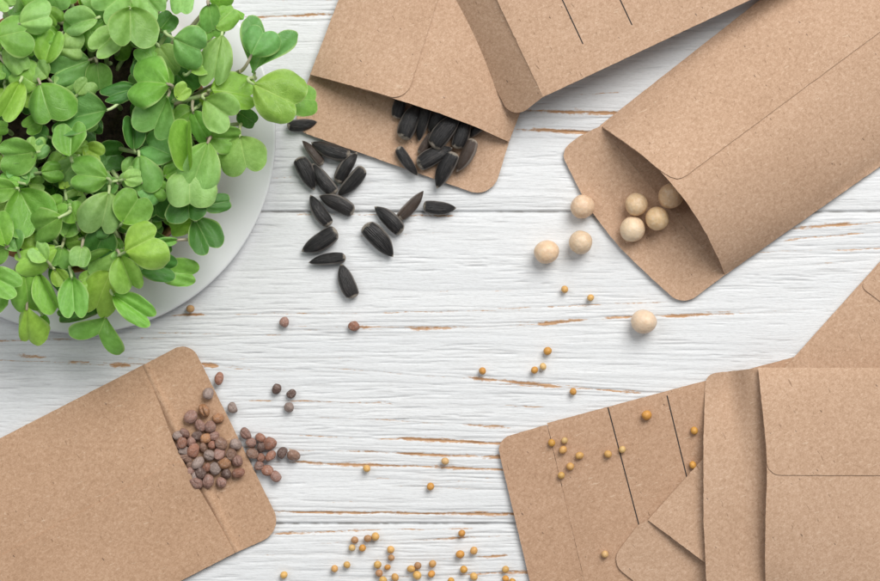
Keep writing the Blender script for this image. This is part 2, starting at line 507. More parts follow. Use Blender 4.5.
# ------------------------------------------------------------------ paper sheets
def rpoly(pts, step=2.5):
    """polygon with rounded corners: (x, y) or (x, y, radius)"""
    out = []
    n = len(pts)
    for i in range(n):
        p = Vector(pts[i][:2]); r = pts[i][2] if len(pts[i]) > 2 else 0
        a = Vector(pts[i - 1][:2]); b = Vector(pts[(i + 1) % n][:2])
        if r <= 0:
            out.append(p); continue
        u = (a - p).normalized(); w = (b - p).normalized()
        ang = u.angle(w)
        t = min(r / math.tan(ang / 2), 0.48 * min((a - p).length, (b - p).length))
        r2 = t * math.tan(ang / 2)
        c = p + (u + w).normalized() * (r2 / math.sin(ang / 2))
        s0 = p + u * t - c; s1 = p + w * t - c
        a0 = math.atan2(s0.y, s0.x); a1 = math.atan2(s1.y, s1.x)
        d = (a1 - a0 + PI) % (2 * PI) - PI
        k = max(4, int(abs(d) * r2 / step))
        for q in range(k + 1):
            aa = a0 + d * q / k
            out.append(c + Vector((math.cos(aa), math.sin(aa))) * r2)
    return out


def sheet(name, outline, zf, mat, parent, spacing=6.0, thick=0.00022):
    P = []
    n = len(outline)
    rr = random.Random(len(name) + n)
    for i in range(n):
        a = Vector(outline[i]); b = Vector(outline[(i + 1) % n])
        L = (b - a).length
        if L < 1e-6:
            continue
        k = max(1, int(round(L / min(spacing, 4.0))))
        for q in range(k):
            P.append(a + (b - a) * q / k)
    # knife-cut edges are never perfectly straight
    P = [p + Vector((rr.gauss(0, 0.11), rr.gauss(0, 0.11))) for p in P]
    nb = len(P)
    ax = np.array([p.x for p in P]); ay = np.array([p.y for p in P])
    x0, x1, y0, y1 = ax.min(), ax.max(), ay.min(), ay.max()
    row = 0
    y = y0 + spacing * 0.5
    pts = list(P)
    while y < y1:
        x = x0 + (spacing * 0.5 if row % 2 else 0.0)
        while x < x1:
            d = np.min((ax - x) ** 2 + (ay - y) ** 2)
            if d > (0.55 * spacing) ** 2:
                # inside?
                ins = False
                jx = np.roll(ax, 1); jy = np.roll(ay, 1)
                cond = ((ay > y) != (jy > y))
                with np.errstate(divide='ignore', invalid='ignore'):
                    xi = (jx - ax) * (y - ay) / (jy - ay) + ax
                ins = (np.count_nonzero(cond & (x < xi)) % 2) == 1
                if ins:
                    pts.append(Vector((x, y)))
            x += spacing
        y += spacing * 0.866
        row += 1
    edges = [(i, (i + 1) % nb) for i in range(nb)]
    v2, e2, f2, *_ = delaunay_2d_cdt([Vector((p[0], p[1])) for p in pts], edges, [list(range(nb))], 1, 1e-4)
    org = parent.location if parent else Vector((0, 0, 0))
    co = []
    for p in v2:
        z = zf(p.x, p.y)
        co.append(at(p.x, p.y, z) - org)
    faces = []
    for f in f2:
        a, b, c = (Vector(co[k]) for k in f[:3])
        nz = (b - a).cross(c - a).z
        faces.append(list(f) if nz > 0 else list(reversed(f)))
    # top, underside and a cut edge of its own (flat shaded)
    nv = len(co); dn = Vector((0, 0, -thick))
    allco = list(co) + [p + dn for p in co]
    allf = list(faces) + [[k + nv for k in reversed(f)] for f in faces]
    cnt = {}
    for f in faces:
        for q in range(len(f)):
            cnt[(f[q], f[(q + 1) % len(f)])] = 1
    rim = [(p, q) for (p, q) in cnt if (q, p) not in cnt]
    nsm = len(allf)
    for p, q in rim:
        k = len(allco)
        allco += [co[p], co[q], co[q] + dn, co[p] + dn]
        allf.append([k + 3, k + 2, k + 1, k])
    me = mesh_np(name, allco, allf)
    me.polygons.foreach_set('use_smooth', [True] * nsm + [False] * (len(allf) - nsm))
    o = link(name, me, mat, parent)
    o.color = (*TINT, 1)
    return o


TINT = (1, 1, 1)


def ribbon(name, p0, p1, width, zf, mat, parent, lift=0.00006):
    """a printed rule lying on a sheet"""
    a = Vector(p0); b = Vector(p1); d = (b - a); L = d.length; d.normalize(); nrm = Vector((-d.y, d.x)) * (width / 2)
    k = max(2, int(L / 6)); co = []; faces = []
    org = parent.location
    for q in range(k + 1):
        p = a + d * (L * q / k)
        for s in (-1, 1):
            t = p + nrm * s
            co.append(at(t.x, t.y, zf(t.x, t.y) + lift) - org)
    for q in range(k):
        faces.append([2 * q, 2 * q + 2, 2 * q + 3, 2 * q + 1])
    c0, c1, c2 = co[0], co[2], co[3]
    if (c1 - c0).cross(c2 - c0).z < 0:
        faces = [list(reversed(f)) for f in faces]
    return link(name, mesh_np(name, co, faces), mat, parent)


class Env:
    def __init__(self, M0, M1, D, zb):
        self.M0 = Vector(M0); self.M1 = Vector(M1); m = self.M1 - self.M0
        self.W = m.length; self.m = m.normalized(); self.D = Vector(D).normalized(); self.zb = zb

    def loc(self, x, y):
        p = Vector((x, y)) - self.M0
        # solve p = s*W*m + d*D
        det = self.m.x * self.D.y - self.m.y * self.D.x
        s = (p.x * self.D.y - p.y * self.D.x) / det / self.W
        d = (self.m.x * p.y - self.m.y * p.x) / det
        return s, d

    def pt(self, s, d):
        return self.M0 + self.m * (s * self.W) + self.D * d


def arch(s, p=0.6):
    s = min(max(s, 0.0), 1.0)
    return max(math.sin(PI * s), 0.0) ** p


MM = 0.001


def wob(x, y, a=0.25 * MM, sc=60.0, ph=0.0):
    return a * (math.sin(x / sc + ph) * math.cos(y / (sc * 0.8) + ph * 1.7) + 0.5 * math.sin((x + y) / (sc * 0.55) + ph * 2.3))


# ---- packet holding the sunflower seeds
def packet_sunflower():
    E = Env((310, 75), (509, 142), (0.357, -0.934), 0.3 * MM)
    root = empty('seed_packet', at(450, 40, 0))
    tag(root, 'brown paper packet with black sunflower seeds spilling from its open mouth', 'packet', 'brown paper seed packets')
    zb = E.zb
    back = lambda x, y: zb + 0.4 * MM
    def front(x, y):
        s, d = E.loc(x, y)
        d = max(d, 0)
        return zb + 0.85 * MM + 9.0 * MM * arch(s * 0.96 + 0.03, 0.75) * math.exp(-d / 170) + 0.5 * MM * arch(s, 0.5) + wob(x, y, 0.12 * MM, 45)
    A, B = E.pt(0, 320), E.pt(1, 320)
    sheet('back_panel', [E.M0, E.M1, B, A], back, PAPER, root, 14)
    def tongue(x, y):
        s, d = E.loc(x, y)
        return zb + 0.4 * MM + 0.0022 * (max(-d, 0) / 60) ** 2 * (0.35 + 0.3 * math.sin(4 * s)) * 0.5
    sheet('closing_flap', rpoly([tuple(E.M0), (292.5, 129, 16), (491.5, 199, 22), tuple(E.M1)]), tongue, PAPER, root, 7)
    mouth = [(310, 75), (340, 83.2), (370, 91.5), (405, 102), (440, 113.5), (475, 126.5), (509, 142)]
    sheet('front_panel', [Vector(p) for p in mouth] + [B, A], front, PAPER, root, 7)
    sheet('seam_flap', rpoly([(310, 74.4), (340, 82.6), (370, 90.6), (405.5, 101.5, 20), (520, -260), tuple(A)]), lambda x, y: front(x, y) + 0.5 * MM, PAPER, root, 8)
    return E, root, tongue


# ---- packet lying on top of it, printed side up
def packet_lined():
    E = Env((543, 97), (445, -110), (0.905, -0.424), 0)
    root = empty('seed_packet', at(640, -40, 4 * MM))
    tag(root, 'brown paper packet with two printed black rules and its dark end flap folded down', 'packet', 'brown paper seed packets')
    def front(x, y):
        s, d = E.loc(x, y)
        d = max(d, 0.0)
        return 15.5 * MM - 5.5 * MM * min(d / 330, 1) + 0.7 * MM * arch(s, 0.6) * math.exp(-d / 200) - 0.2 * MM * math.exp(-d / 1.5) + wob(x, y, 0.12 * MM, 70, 1)
    def back(x, y):
        s, d = E.loc(x, y)
        return 14.6 * MM - 5.5 * MM * min(d / 330, 1) - 1.8 * MM * arch(s, 0.6)
    A, B = E.pt(0, 330), E.pt(1, 330)
    sheet('front_panel', [E.M0, E.M1, B, A], front, PAPER, root, 7)
    sheet('back_panel', [E.pt(0, 2), E.pt(1, 2), E.pt(1, 328), E.pt(0, 328)], back, PAPER, root, 14)
    def flap(x, y):
        s, d = E.loc(x, y)
        t = max(-d, 0) / 42
        return 15.3 * MM - 10.6 * MM * t + 0.3 * MM * math.sin(PI * min(t, 1))
    sheet('closing_flap', rpoly([(543, 97), (512, 121, 20), (402, -100, 20), (445, -110)]), flap, PAPER, root, 6)
    for p0, p1 in (((540, -48), (583, 44)), ((599, -45), (632, 25))):
        ribbon('printed_rule', p0, p1, 1.15, front, INK, root)
    return E, root


# ---- packet with the peas, puffed open
def packet_peas():
    E = Env((600, 126), (725, 275), (0.806, -0.592), 0.3 * MM)
    root = empty('seed_packet', at(760, 110, 0))
    tag(root, 'brown paper packet puffed wide open with pale dried peas in its mouth', 'packet', 'brown paper seed packets')
    zb = E.zb
    def back(x, y):
        s, d = E.loc(x, y)
        return zb + 0.2 * MM + 2.6 * MM * math.exp(-max(d, 0) / 25) * arch(s * 0.7 + 0.25, 0.5)
    def front(x, y):
        s, d = E.loc(x, y)
        d = max(d, 0)
        return zb + 0.85 * MM + (15.5 * math.exp(-d / 200) + 3.0) * MM * arch(s, 0.72) + wob(x, y, 0.2 * MM, 55, 2)
    A, B = (883, -97), (1018, 70)
    sheet('back_panel', [E.M0, E.M1, Vector(B), Vector(A)], back, PAPER, root, 14)
    def tongue(x, y):
        s, d = E.loc(x, y)
        t = max(-d, 0) / 45
        return zb + 0.2 * MM + 2.6 * MM * max(1 - t, 0) ** 1.15 * arch(s * 0.7 + 0.25, 0.5) + 0.4 * MM * t * t
    sheet('closing_flap', rpoly([(600, 126), (579, 136.5, 10), (560, 151, 15), (587, 205), (603, 227), (619, 246.5), (640, 267.5), (682.5, 306.5, 20), (725, 275)]), tongue, PAPER, root, 6)
    mouth = [(600, 126), (622, 141), (643.7, 156.8), (660, 171), (671, 183), (685, 200), (698, 219.5), (707, 235), (714, 249.5), (720, 262), (725, 275)]
    sheet('front_panel', [Vector(p) for p in mouth] + [Vector(B), Vector(A)], front, PAPER, root, 6)
    sheet('seam_flap', rpoly([(600, 125.4), (622, 140.2), (643.5, 156), (655, 166.3), (665, 173.6), (671, 177), (677, 178.6), (682, 177.8), (687, 175), (945, -16.5), tuple(A)]), lambda x, y: front(x, y) + 0.36 * MM, PAPER, root, 7)
    return E, root, tongue, back


# ---- packet with the radish seeds
def packet_radish():
    E = Env((143, 365), (235, 553), (-0.888, 0.455), 0.3 * MM)
    root = empty('seed_packet', at(100, 500, 0))
    tag(root, 'brown paper packet with a heap of purplish brown radish seeds on its open flap', 'packet', 'brown paper seed packets')
    zb = E.zb
    back = lambda x, y: zb + 0.4 * MM
    def front(x, y):
        s, d = E.loc(x, y)
        dd = max(d, 0)
        seam = 0.45 * MM * smooth(0.49, 0.505, s) * (1 - 0.0) * float(smooth(2, 12, dd))
        return (zb + 0.85 * MM + (1.5 * MM * math.exp(-((s - 0.52) / 0.22) ** 2)) * math.exp(-dd / 60) + 0.55 * MM * arch(s, 0.4) * (1 - math.exp(-dd / 25))
                + 0.25 * MM * math.exp(-((dd - 4) / 4.0) ** 2) + 0.0 * seam + wob(x, y, 0.18 * MM, 50, 3) * min(1, dd / 40))
    A, B = E.pt(0, 330), E.pt(1, 330)
    sheet('back_panel', [E.M0, E.M1, B, A], back, PAPER, root, 14)
    def tongue(x, y):
        s, d = E.loc(x, y)
        t = -d
        return zb + 0.4 * MM + 1.3 * MM * math.exp(-((t - 1.6) / 3.0) ** 2) + 0.22 * MM * math.exp(-((t - 10) / 2.0) ** 2) + 0.5 * MM * (t / 60) ** 2
    sheet('closing_flap', rpoly([tuple(E.pt(0.01, 13)), (143, 365), (190, 340.5, 17), (284, 531, 22), (235, 553), tuple(E.pt(0.99, 13))]), tongue, PAPER, root, 3.2)
    edge = [(143, 365), (152, 386), (160, 405), (167, 424), (173, 440), (182, 459), (196, 484), (210, 508), (222, 529), (235, 553)]
    sheet('front_panel', [Vector(p) for p in edge] + [B, A], front, PAPER, root, 4.5)
    sheet('seam_flap', rpoly([(181.5, 457.5, 13), (196, 484), (210, 508), (222, 529), (235, 553), tuple(B), tuple(E.pt(0.515, 330))]), lambda x, y: front(x, y) + 0.24 * MM, PAPER, root, 5)
    return E, root, tongue


# ---- packet lying face up under the two right-hand ones, with printed rules
def packet_rules():
    E = Env((547, 423), (600, 647), (0.966, -0.258), 0.3 * MM)
    root = empty('seed_packet', at(690, 500, 0))
    tag(root, 'brown paper packet with two long printed rules and yellow mustard seeds scattered over it', 'packet', 'brown paper seed packets')
    zb = E.zb
    def front(x, y):
        s, d = E.loc(x, y)
        return zb + 0.95 * MM + 0.5 * MM * arch(s, 0.4) * smooth(0, 25, max(d, 0)) + wob(x, y, 0.10 * MM, 50, 4) + 0.1 * MM
    back = lambda x, y: zb + 0.4 * MM
    A, B = E.pt(0, 320), E.pt(1, 320)
    sheet('front_panel', [E.M0, E.M1, B, A], front, PAPER, root, 7)
    sheet('back_panel', [E.pt(0.003, 1), E.pt(0.997, 1), E.pt(0.997, 319), E.pt(0.003, 319)], back, PAPER, root, 14)
    def tongue(x, y):
        s, d = E.loc(x, y)
        t = max(-d, 0)
        return zb + 1.05 * MM + 0.10 * MM * math.exp(-(t / 2.0) ** 2) - 0.4 * MM * min(t / 45, 1) + 0.5 * MM * (t / 50) ** 2 + wob(x, y, 0.10 * MM, 50, 4) * 0.8
    sheet('closing_flap', rpoly([(547, 424.5), (496, 439.5, 15), (549, 661, 18), (600, 647)]), tongue, PAPER, root, 6)
    for p0, p1 in (((608, 407.5), (646, 552)), ((667, 395.5), (704, 548))):
        ribbon('printed_rule', p0, p1, 1.15, front, INK, root)
    return E, root, front, tongue


# ---- diagonal packet
def packet_diagonal():
    E = Env((648, 520), (810, 645), (0.668, -0.744), 3.2 * MM)
    root = empty('seed_packet', at(830, 420, 1.6 * MM))
    tag(root, 'brown paper packet lying diagonally, half hidden beneath the squared packet', 'packet', 'brown paper seed packets')
    zb = E.zb
    def back(x, y):
        return zb + 0.2 * MM - 2.7 * MM * float(smooth(60, 330, E.loc(x, y)[1])) * 0.9
    def front(x, y):
        s, d = E.loc(x, y)
        d2 = max(d, 0)
        return back(x, y) + 0.45 * MM + 2.4 * MM * arch(s, 0.8) * math.exp(-d2 / 90) + 0.5 * MM * arch(s, 0.5)
    A, B = E.pt(0, 420), E.pt(1, 420)
    sheet('back_panel', [E.M0, E.M1, B, A], back, PAPER, root, 12)
    sheet('front_panel', [E.M0, Vector((680, 544)), Vector((705, 562.5)), Vector((735, 585)), E.M1, B, A], front, PAPER, root, 7)
    sheet('bottom_flap', rpoly([(860, 286, 6), (1020, 408, 8), tuple(E.pt(1, 421)), tuple(E.pt(0.015, 421))]), lambda x, y: front(x, y) + 0.34 * MM, PAPER, root, 7)
    def tongue(x, y):
        s, d = E.loc(x, y)
        t = max(-d, 0) / 48
        return zb + 0.2 * MM - 0.7 * MM * t
    sheet('closing_flap', rpoly([(648, 520), (638, 525, 6), (610, 562, 16), (770, 690, 18), tuple(E.M1)]), tongue, PAPER, root, 6)
    return E, root


# ---- squared-up packet on top at the corner of the table
def packet_front():
    E = Env((758.5, 368), (766, 598), (1.0, 0.0), 9.2 * MM)
    root = empty('seed_packet', at(880, 480, 5 * MM))
    tag(root, 'topmost brown paper packet with long folded-out end flap and rounded seam flap', 'packet', 'brown paper seed packets')
    zb = E.zb
    back = lambda x, y: zb + 0.2 * MM
    def front(x, y):
        s, d = E.loc(x, y)
        d2 = max(d, 0)
        return zb + 0.75 * MM + 5.5 * MM * arch(s * 0.98 + 0.01, 0.7) * math.exp(-d2 / 120) + 0.6 * MM * arch(s, 0.4) + wob(x, y, 0.12 * MM, 60, 5)
    A, B = (1090, 368), (1090, 598)
    sheet('back_panel', [E.M0, E.M1, Vector(B), Vector(A)], back, PAPER, root, 12)
    edge = [(758.5, 368), (761, 392), (764, 420), (766.5, 445), (767, 480), (765.5, 520), (765, 560), (766, 598)]
    sheet('front_panel', [Vector(p) for p in edge] + [Vector(B), Vector(A)], front, PAPER, root, 6)
    sheet('seam_flap', rpoly([(758, 367.6), (760.6, 392), (763.6, 420), (766.0, 445), (767.5, 475, 14), (1092, 476), (1092, 368)]), lambda x, y: front(x, y) + 0.34 * MM, PAPER, root, 6)
    def tongue(x, y):
        s, d = E.loc(x, y)
        t = max(-d, 0) / 58
        s = min(max(s, 0), 1)
        # a soft buckle across the flap and two creases beside the fold
        return (zb + 0.2 * MM + 0.9 * MM * math.exp(-((s - 0.75) / 0.22) ** 2) * t - 6.2 * MM * float(smooth(0.0, 0.55, t)) * math.exp(-((s - 0.05) / 0.24) ** 2) - 1.6 * MM * t
                + 0.4 * MM * math.exp(-((t * 58 - 7) / 2.0) ** 2) + 0.3 * MM * math.exp(-((t * 58 - 13) / 2.0) ** 2))
    sheet('closing_flap', rpoly([(758.5, 368), (705.5, 374, 12), (703.5, 440), (703.5, 520), (707, 594, 18), (766, 598)]), tongue, PAPER, root, 3.6)
    return E, root


Ea, Ra, tongue_a = packet_sunflower()
Eb, Rb = packet_lined()
Ec, Rc, tongue_c, back_c = packet_peas()
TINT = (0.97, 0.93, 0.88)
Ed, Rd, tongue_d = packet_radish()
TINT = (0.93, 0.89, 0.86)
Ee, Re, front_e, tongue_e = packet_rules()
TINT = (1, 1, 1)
Ef, Rf = packet_diagonal()
Eg, Rg = packet_front()


# ------------------------------------------------------------------ seeds
def ball(name, rx, ry, rz, seed, lump=0.05, n=20, m=28, facet=0.0, dent=0.0):
    rr = random.Random(seed)
    ks = [(Vector((rr.gauss(0, 1), rr.gauss(0, 1), rr.gauss(0, 1))).normalized(), rr.uniform(-1, 1)) for _ in range(9)]
    fl = [(Vector((rr.gauss(0, 1), rr.gauss(0, 1), rr.gauss(0, 1))).normalized(), rr.uniform(0.78, 0.93)) for _ in range(5)]
    co = []; faces = []
    for i in range(n + 1):
        th = PI * i / n
        for j in range(m):
            ph = 2 * PI * j / m
            d = Vector((math.sin(th) * math.cos(ph), math.sin(th) * math.sin(ph), math.cos(th)))
            r = 1.0
            for k, a in ks:
                r += lump * a * max(0, d.dot(k)) ** 2
            if facet:
                for k, c in fl:
                    q = d.dot(k)
                    if q > 0 and r * q > c:
                        r = r + (c / q - r) * facet
            if dent:
                q = abs(d.y - 0.1)
                r -= dent * math.exp(-(q / 0.14) ** 2) * max(0, d.z + 0.2)
            co.append((d.x * r * rx, d.y * r * ry, d.z * r * rz))
    for i in range(n):
        for j in range(m):
            a = i * m + j; b = i * m + (j + 1) % m
            faces.append([a, a + m, b + m, b])
    me = mesh_np(name, co, faces)
    bm = bmesh.new(); bm.from_mesh(me)
    bmesh.ops.remove_doubles(bm, verts=bm.verts, dist=1e-7)
    bmesh.ops.recalc_face_normals(bm, faces=bm.faces)
    bm.to_mesh(me); bm.free()
    me.polygons.foreach_set('use_smooth', [True] * len(me.polygons))
    return me


def sunflower_mesh(seed, wide=0.40, thick=0.24):
    """a hull one unit long: blunt end at x=0, point at x=1"""
    rr = random.Random(seed)
    n, m = 30, 28
    co = []; faces = []; uvs = []
    bend = rr.uniform(-0.05, 0.05); pk = rr.uniform(0.30, 0.40)
    for i in range(n + 1):
        u = (i / n) if i > 8 else (i / n) * (0.35 + 0.65 * i / 8)
        x = u
        if u < pk:
            w = (0.66 + 0.34 * math.sin(PI / 2 * (u / pk) ** 0.8)) * math.sqrt(max(0.0, 1 - (1 - min(1, u / 0.10)) ** 2)) + 0.02
        else:
            q = (u - pk) / (1 - pk)
            w = math.cos(PI / 2 * q ** 1.38) ** 0.85 * 0.95 + 0.05 * (1 - q) ** 0.5
        if i == n:
            w = 0.02
        hw = wide * 0.5 * w; ht = thick * 0.5 * w ** 0.9
        yo = bend * math.sin(PI * u)
        for j in range(m):
            a = 2 * PI * j / m
            c, s = math.cos(a), math.sin(a)
            yy = hw * (abs(c) ** 0.9) * (1 if c >= 0 else -1)
            zz = ht * (abs(s) ** 1.05) * (1 if s >= 0 else -1)
            ridge = 1 + 0.04 * math.cos(a * 6 + seed) * math.sin(PI * u) + 0.06 * math.sin(a * 3 + seed * 2) * math.sin(PI * u)
            co.append((x, yo + yy, zz * ridge)); uvs.append((u, c))
    for i in range(n):
        for j in range(m):
            a = i * m + j; b = i * m + (j + 1) % m
            faces.append([a, b, b + m, a + m])
    c0 = len(co); co.append((0.0, 0, 0)); uvs.append((0, 0)); co.append((1.005, 0, 0)); uvs.append((1, 0))
    for j in range(m):
        faces.append([c0, (j + 1) % m, j])
        faces.append([c0 + 1, n * m + j, n * m + (j + 1) % m])
    me = mesh_np('sunflower_seed', co, faces)
    uvl = me.uv_layers.new(name='UVMap')
    vi = np.empty(len(me.loops), dtype=np.int32); me.loops.foreach_get('vertex_index', vi)
    uvl.data.foreach_set('uv', np.array(uvs, dtype=np.float32)[vi].ravel())
    bm = bmesh.new(); bm.from_mesh(me)
    bmesh.ops.recalc_face_normals(bm, faces=bm.faces)
    bm.to_mesh(me); bm.free()
    me.materials.append(SUN)
    return me


SUNS = [sunflower_mesh(k, w, t) for k, (w, t) in enumerate([(0.45, 0.32), (0.42, 0.31), (0.385, 0.31), (0.32, 0.28), (0.46, 0.31)])]
# blunt end, tip, which hull, resting height mm, roll, label
T = 'on white boards'
SUNLIST = [
    (287, 126, 316, 122, 1, 0, .2, 'black sunflower seed half hidden under packet flap corner beside the leaf', 0),
    (322.5, 165, 303, 141.5, 3, 0, .5, 'narrow brownish sunflower seed pointing up left, nearest the hidden seed', 2),
    (350, 156, 312.5, 143, 2, 0, .3, 'long striped sunflower seed touching the underside edge of the packet flap', 0),
    (298, 157.5, 313.5, 189, 0, 0, 0, 'broad sunflower seed pointing down, outermost of the upper loose cluster', 0),
    (335.5, 194, 313.5, 164.5, 2, 0, -.2, 'sunflower seed between the broad down-pointing seed and the crossed pair', 0),
    (337, 182.5, 356.5, 153.5, 2, 0, .4, 'sunflower seed pointing up right with pale edge, upper of the crossed pair', 0),
    (364, 167.5, 338.5, 194.5, 2, 0, -.3, 'sunflower seed pointing down left, lower of the crossed pair', 0),
    (330, 225.5, 311, 196, 2, 0, .2, 'sunflower seed slanting down right with pale blunt end on board seam', 0),
    (354, 212.5, 320.5, 196.5, 1, 0, -.25, 'greyish sunflower seed lying across the board seam beside another', 1),
    (337, 230.5, 303, 250.5, 0, 0, .1, 'broad sunflower seed pointing down left just below the board seam', 0),
    (346, 257.5, 310, 262.5, 3, 0, .3, 'thin sunflower seed lying nearly level, touching the lowest seed', 0),
    (354, 298, 341.5, 265, 0, 0, 0, 'lowest sunflower seed, pointing up with a grooved face', 1),
    (364.5, 224.5, 392, 255.5, 0, 0, .15, 'large sunflower seed pointing down right on open white board', 0),
    (402, 232.5, 375.5, 207.5, 1, 0, -.2, 'sunflower seed pointing up left with blunt end near the thin brown one', 0),
    (398.5, 219, 422.5, 192, 3, 0, .3, 'thin brown sunflower seed with sharp tip pointing up right', 2),
    (423, 206, 455, 208, 1, 0, 0, 'sunflower seed lying level, farthest right of the loose ones', 0),
    (396.5, 119, 404, 92, 0, 1.2, 0, 'sunflower seed deepest at the corner of the packet mouth', 0),
    (402.5, 139.5, 419, 104, 0, 1.8, 0, 'broad blunt sunflower seed sticking straight out of the packet mouth', 0),
    (428, 106, 419, 140, 3, 1.6, .2, 'narrow sunflower seed wedged between two broad ones in the packet mouth', 0),
    (447, 106, 429.5, 130.5, 1, 1.6, .1, 'sunflower seed with pale edge line just inside the packet mouth', 0),
    (419.5, 154, 433, 130, 3, 1.0, .1, 'small brown sunflower seed under the others at the packet mouth', 2),
    (432.5, 147.5, 459, 115, 0, 2.6, 0, 'large sunflower seed on top at the middle of the packet mouth', 0),
    (456.5, 149, 466, 114, 1, 1.5, 0, 'sunflower seed with pale blunt end beside the packet mouth edge', 0),
    (486, 122, 470, 137, 1, 0.9, .3, 'sunflower seed mostly inside the packet at its right mouth corner', 0),
    (474, 139, 457.5, 170.5, 2, 2.2, .5, 'brown streaked sunflower seed leaning down left at the pile end', 2),
    (397.5, 147, 417, 174.5, 3, 1.3, 0, 'slim sunflower seed lying apart on the packet flap', 0),
    (417.5, 165.5, 451, 148.5, 0, 1.6, 0, 'plump sunflower seed lying across the front of the pile', 0),
    (455, 152.5, 437.5, 187, 1, 1.8, .2, 'sunflower seed pointing down with silvery edge over the flap rim', 0),
]
SUNCOL = [(0.012, 0.0115, 0.012, 1), (0.022, 0.020, 0.020, 1), (0.06, 0.040, 0.03, 1)]
for bx, by, tx, ty, k, zr, roll, lab, ci in SUNLIST:
    L = math.hypot(tx - bx, ty - by) * S * 1.04
    me = SUNS[k]
    o = bpy.data.objects.new('sunflower_seed', me); COL.objects.link(o)
    base_z = (zr * MM if zr else 0.1 * MM) + L * 0.145
    p0 = at(bx, by, base_z); p1 = at(tx, ty, base_z)
    o.location = p0
    o.rotation_mode = 'XYZ'
    o.rotation_euler = (roll, random.uniform(0.0, 0.05), math.atan2(p1.y - p0.y, p1.x - p0.x))
    o.scale = (L, L, L)
    o.color = SUNCOL[ci]
    tag(o, lab, 'seed', 'black sunflower seeds')

# ---- peas
PEAS = [ball('dried_pea', 1, 0.97, 0.96, 100 + k, 0.085, 30, 40, 0.22, 0.02 if k % 2 else 0.0) for k in range(5)]
for me in PEAS:
    me.materials.append(PEA)
PEALIST = [
    (582.3, 207.3, 11.6, 0, 'pale dried pea right against the edge of the packet flap', (0.72, 0.50, 0.32)),
    (547.0, 251.8, 12.6, 0, 'squarish dried pea lying farthest from the packet on the board', (0.76, 0.53, 0.33)),
    (580.8, 242.3, 12.2, 0, 'round dried pea with faint seam on the board beside a squarish one', (0.70, 0.52, 0.34)),
    (643.3, 321.0, 13.4, 0, 'largest dried pea, alone on a brown grain streak below the packet', (0.77, 0.58, 0.40)),
    (636.6, 205.0, 12.0, 1, 'dried pea at the top of the three touching on the packet flap', (0.68, 0.48, 0.28)),
    (632.0, 228.8, 12.5, 1, 'palest dried pea of the three touching on the packet flap', (0.76, 0.58, 0.38)),
    (657.1, 218.5, 12.5, 1, 'dried pea with a yellow patch, touching two others on the flap', (0.72, 0.50, 0.27)),
    (671.0, 195.5, 12.8, 1, 'shaded dried pea half inside the packet mouth', (0.66, 0.44, 0.25)),
]
for i, (px, py, r, on, lab, c) in enumerate(PEALIST):
    o = bpy.data.objects.new('dried_pea', PEAS[i % 5]); COL.objects.link(o)
    z = r * S * 0.95 + ((tongue_c(px, py) + 0.05 * MM) if on else 0.05 * MM)
    o.location = at(px, py, z); R = r * S
    o.scale = (R, R, R)
    o.rotation_euler = (random.uniform(0, 6), random.uniform(0, 6), random.uniform(0, 6))
    o.color = (c[0] * 1.05, c[1] * 1.06, c[2] * 1.1, 1)
    tag(o, lab, 'pea', 'dried peas')

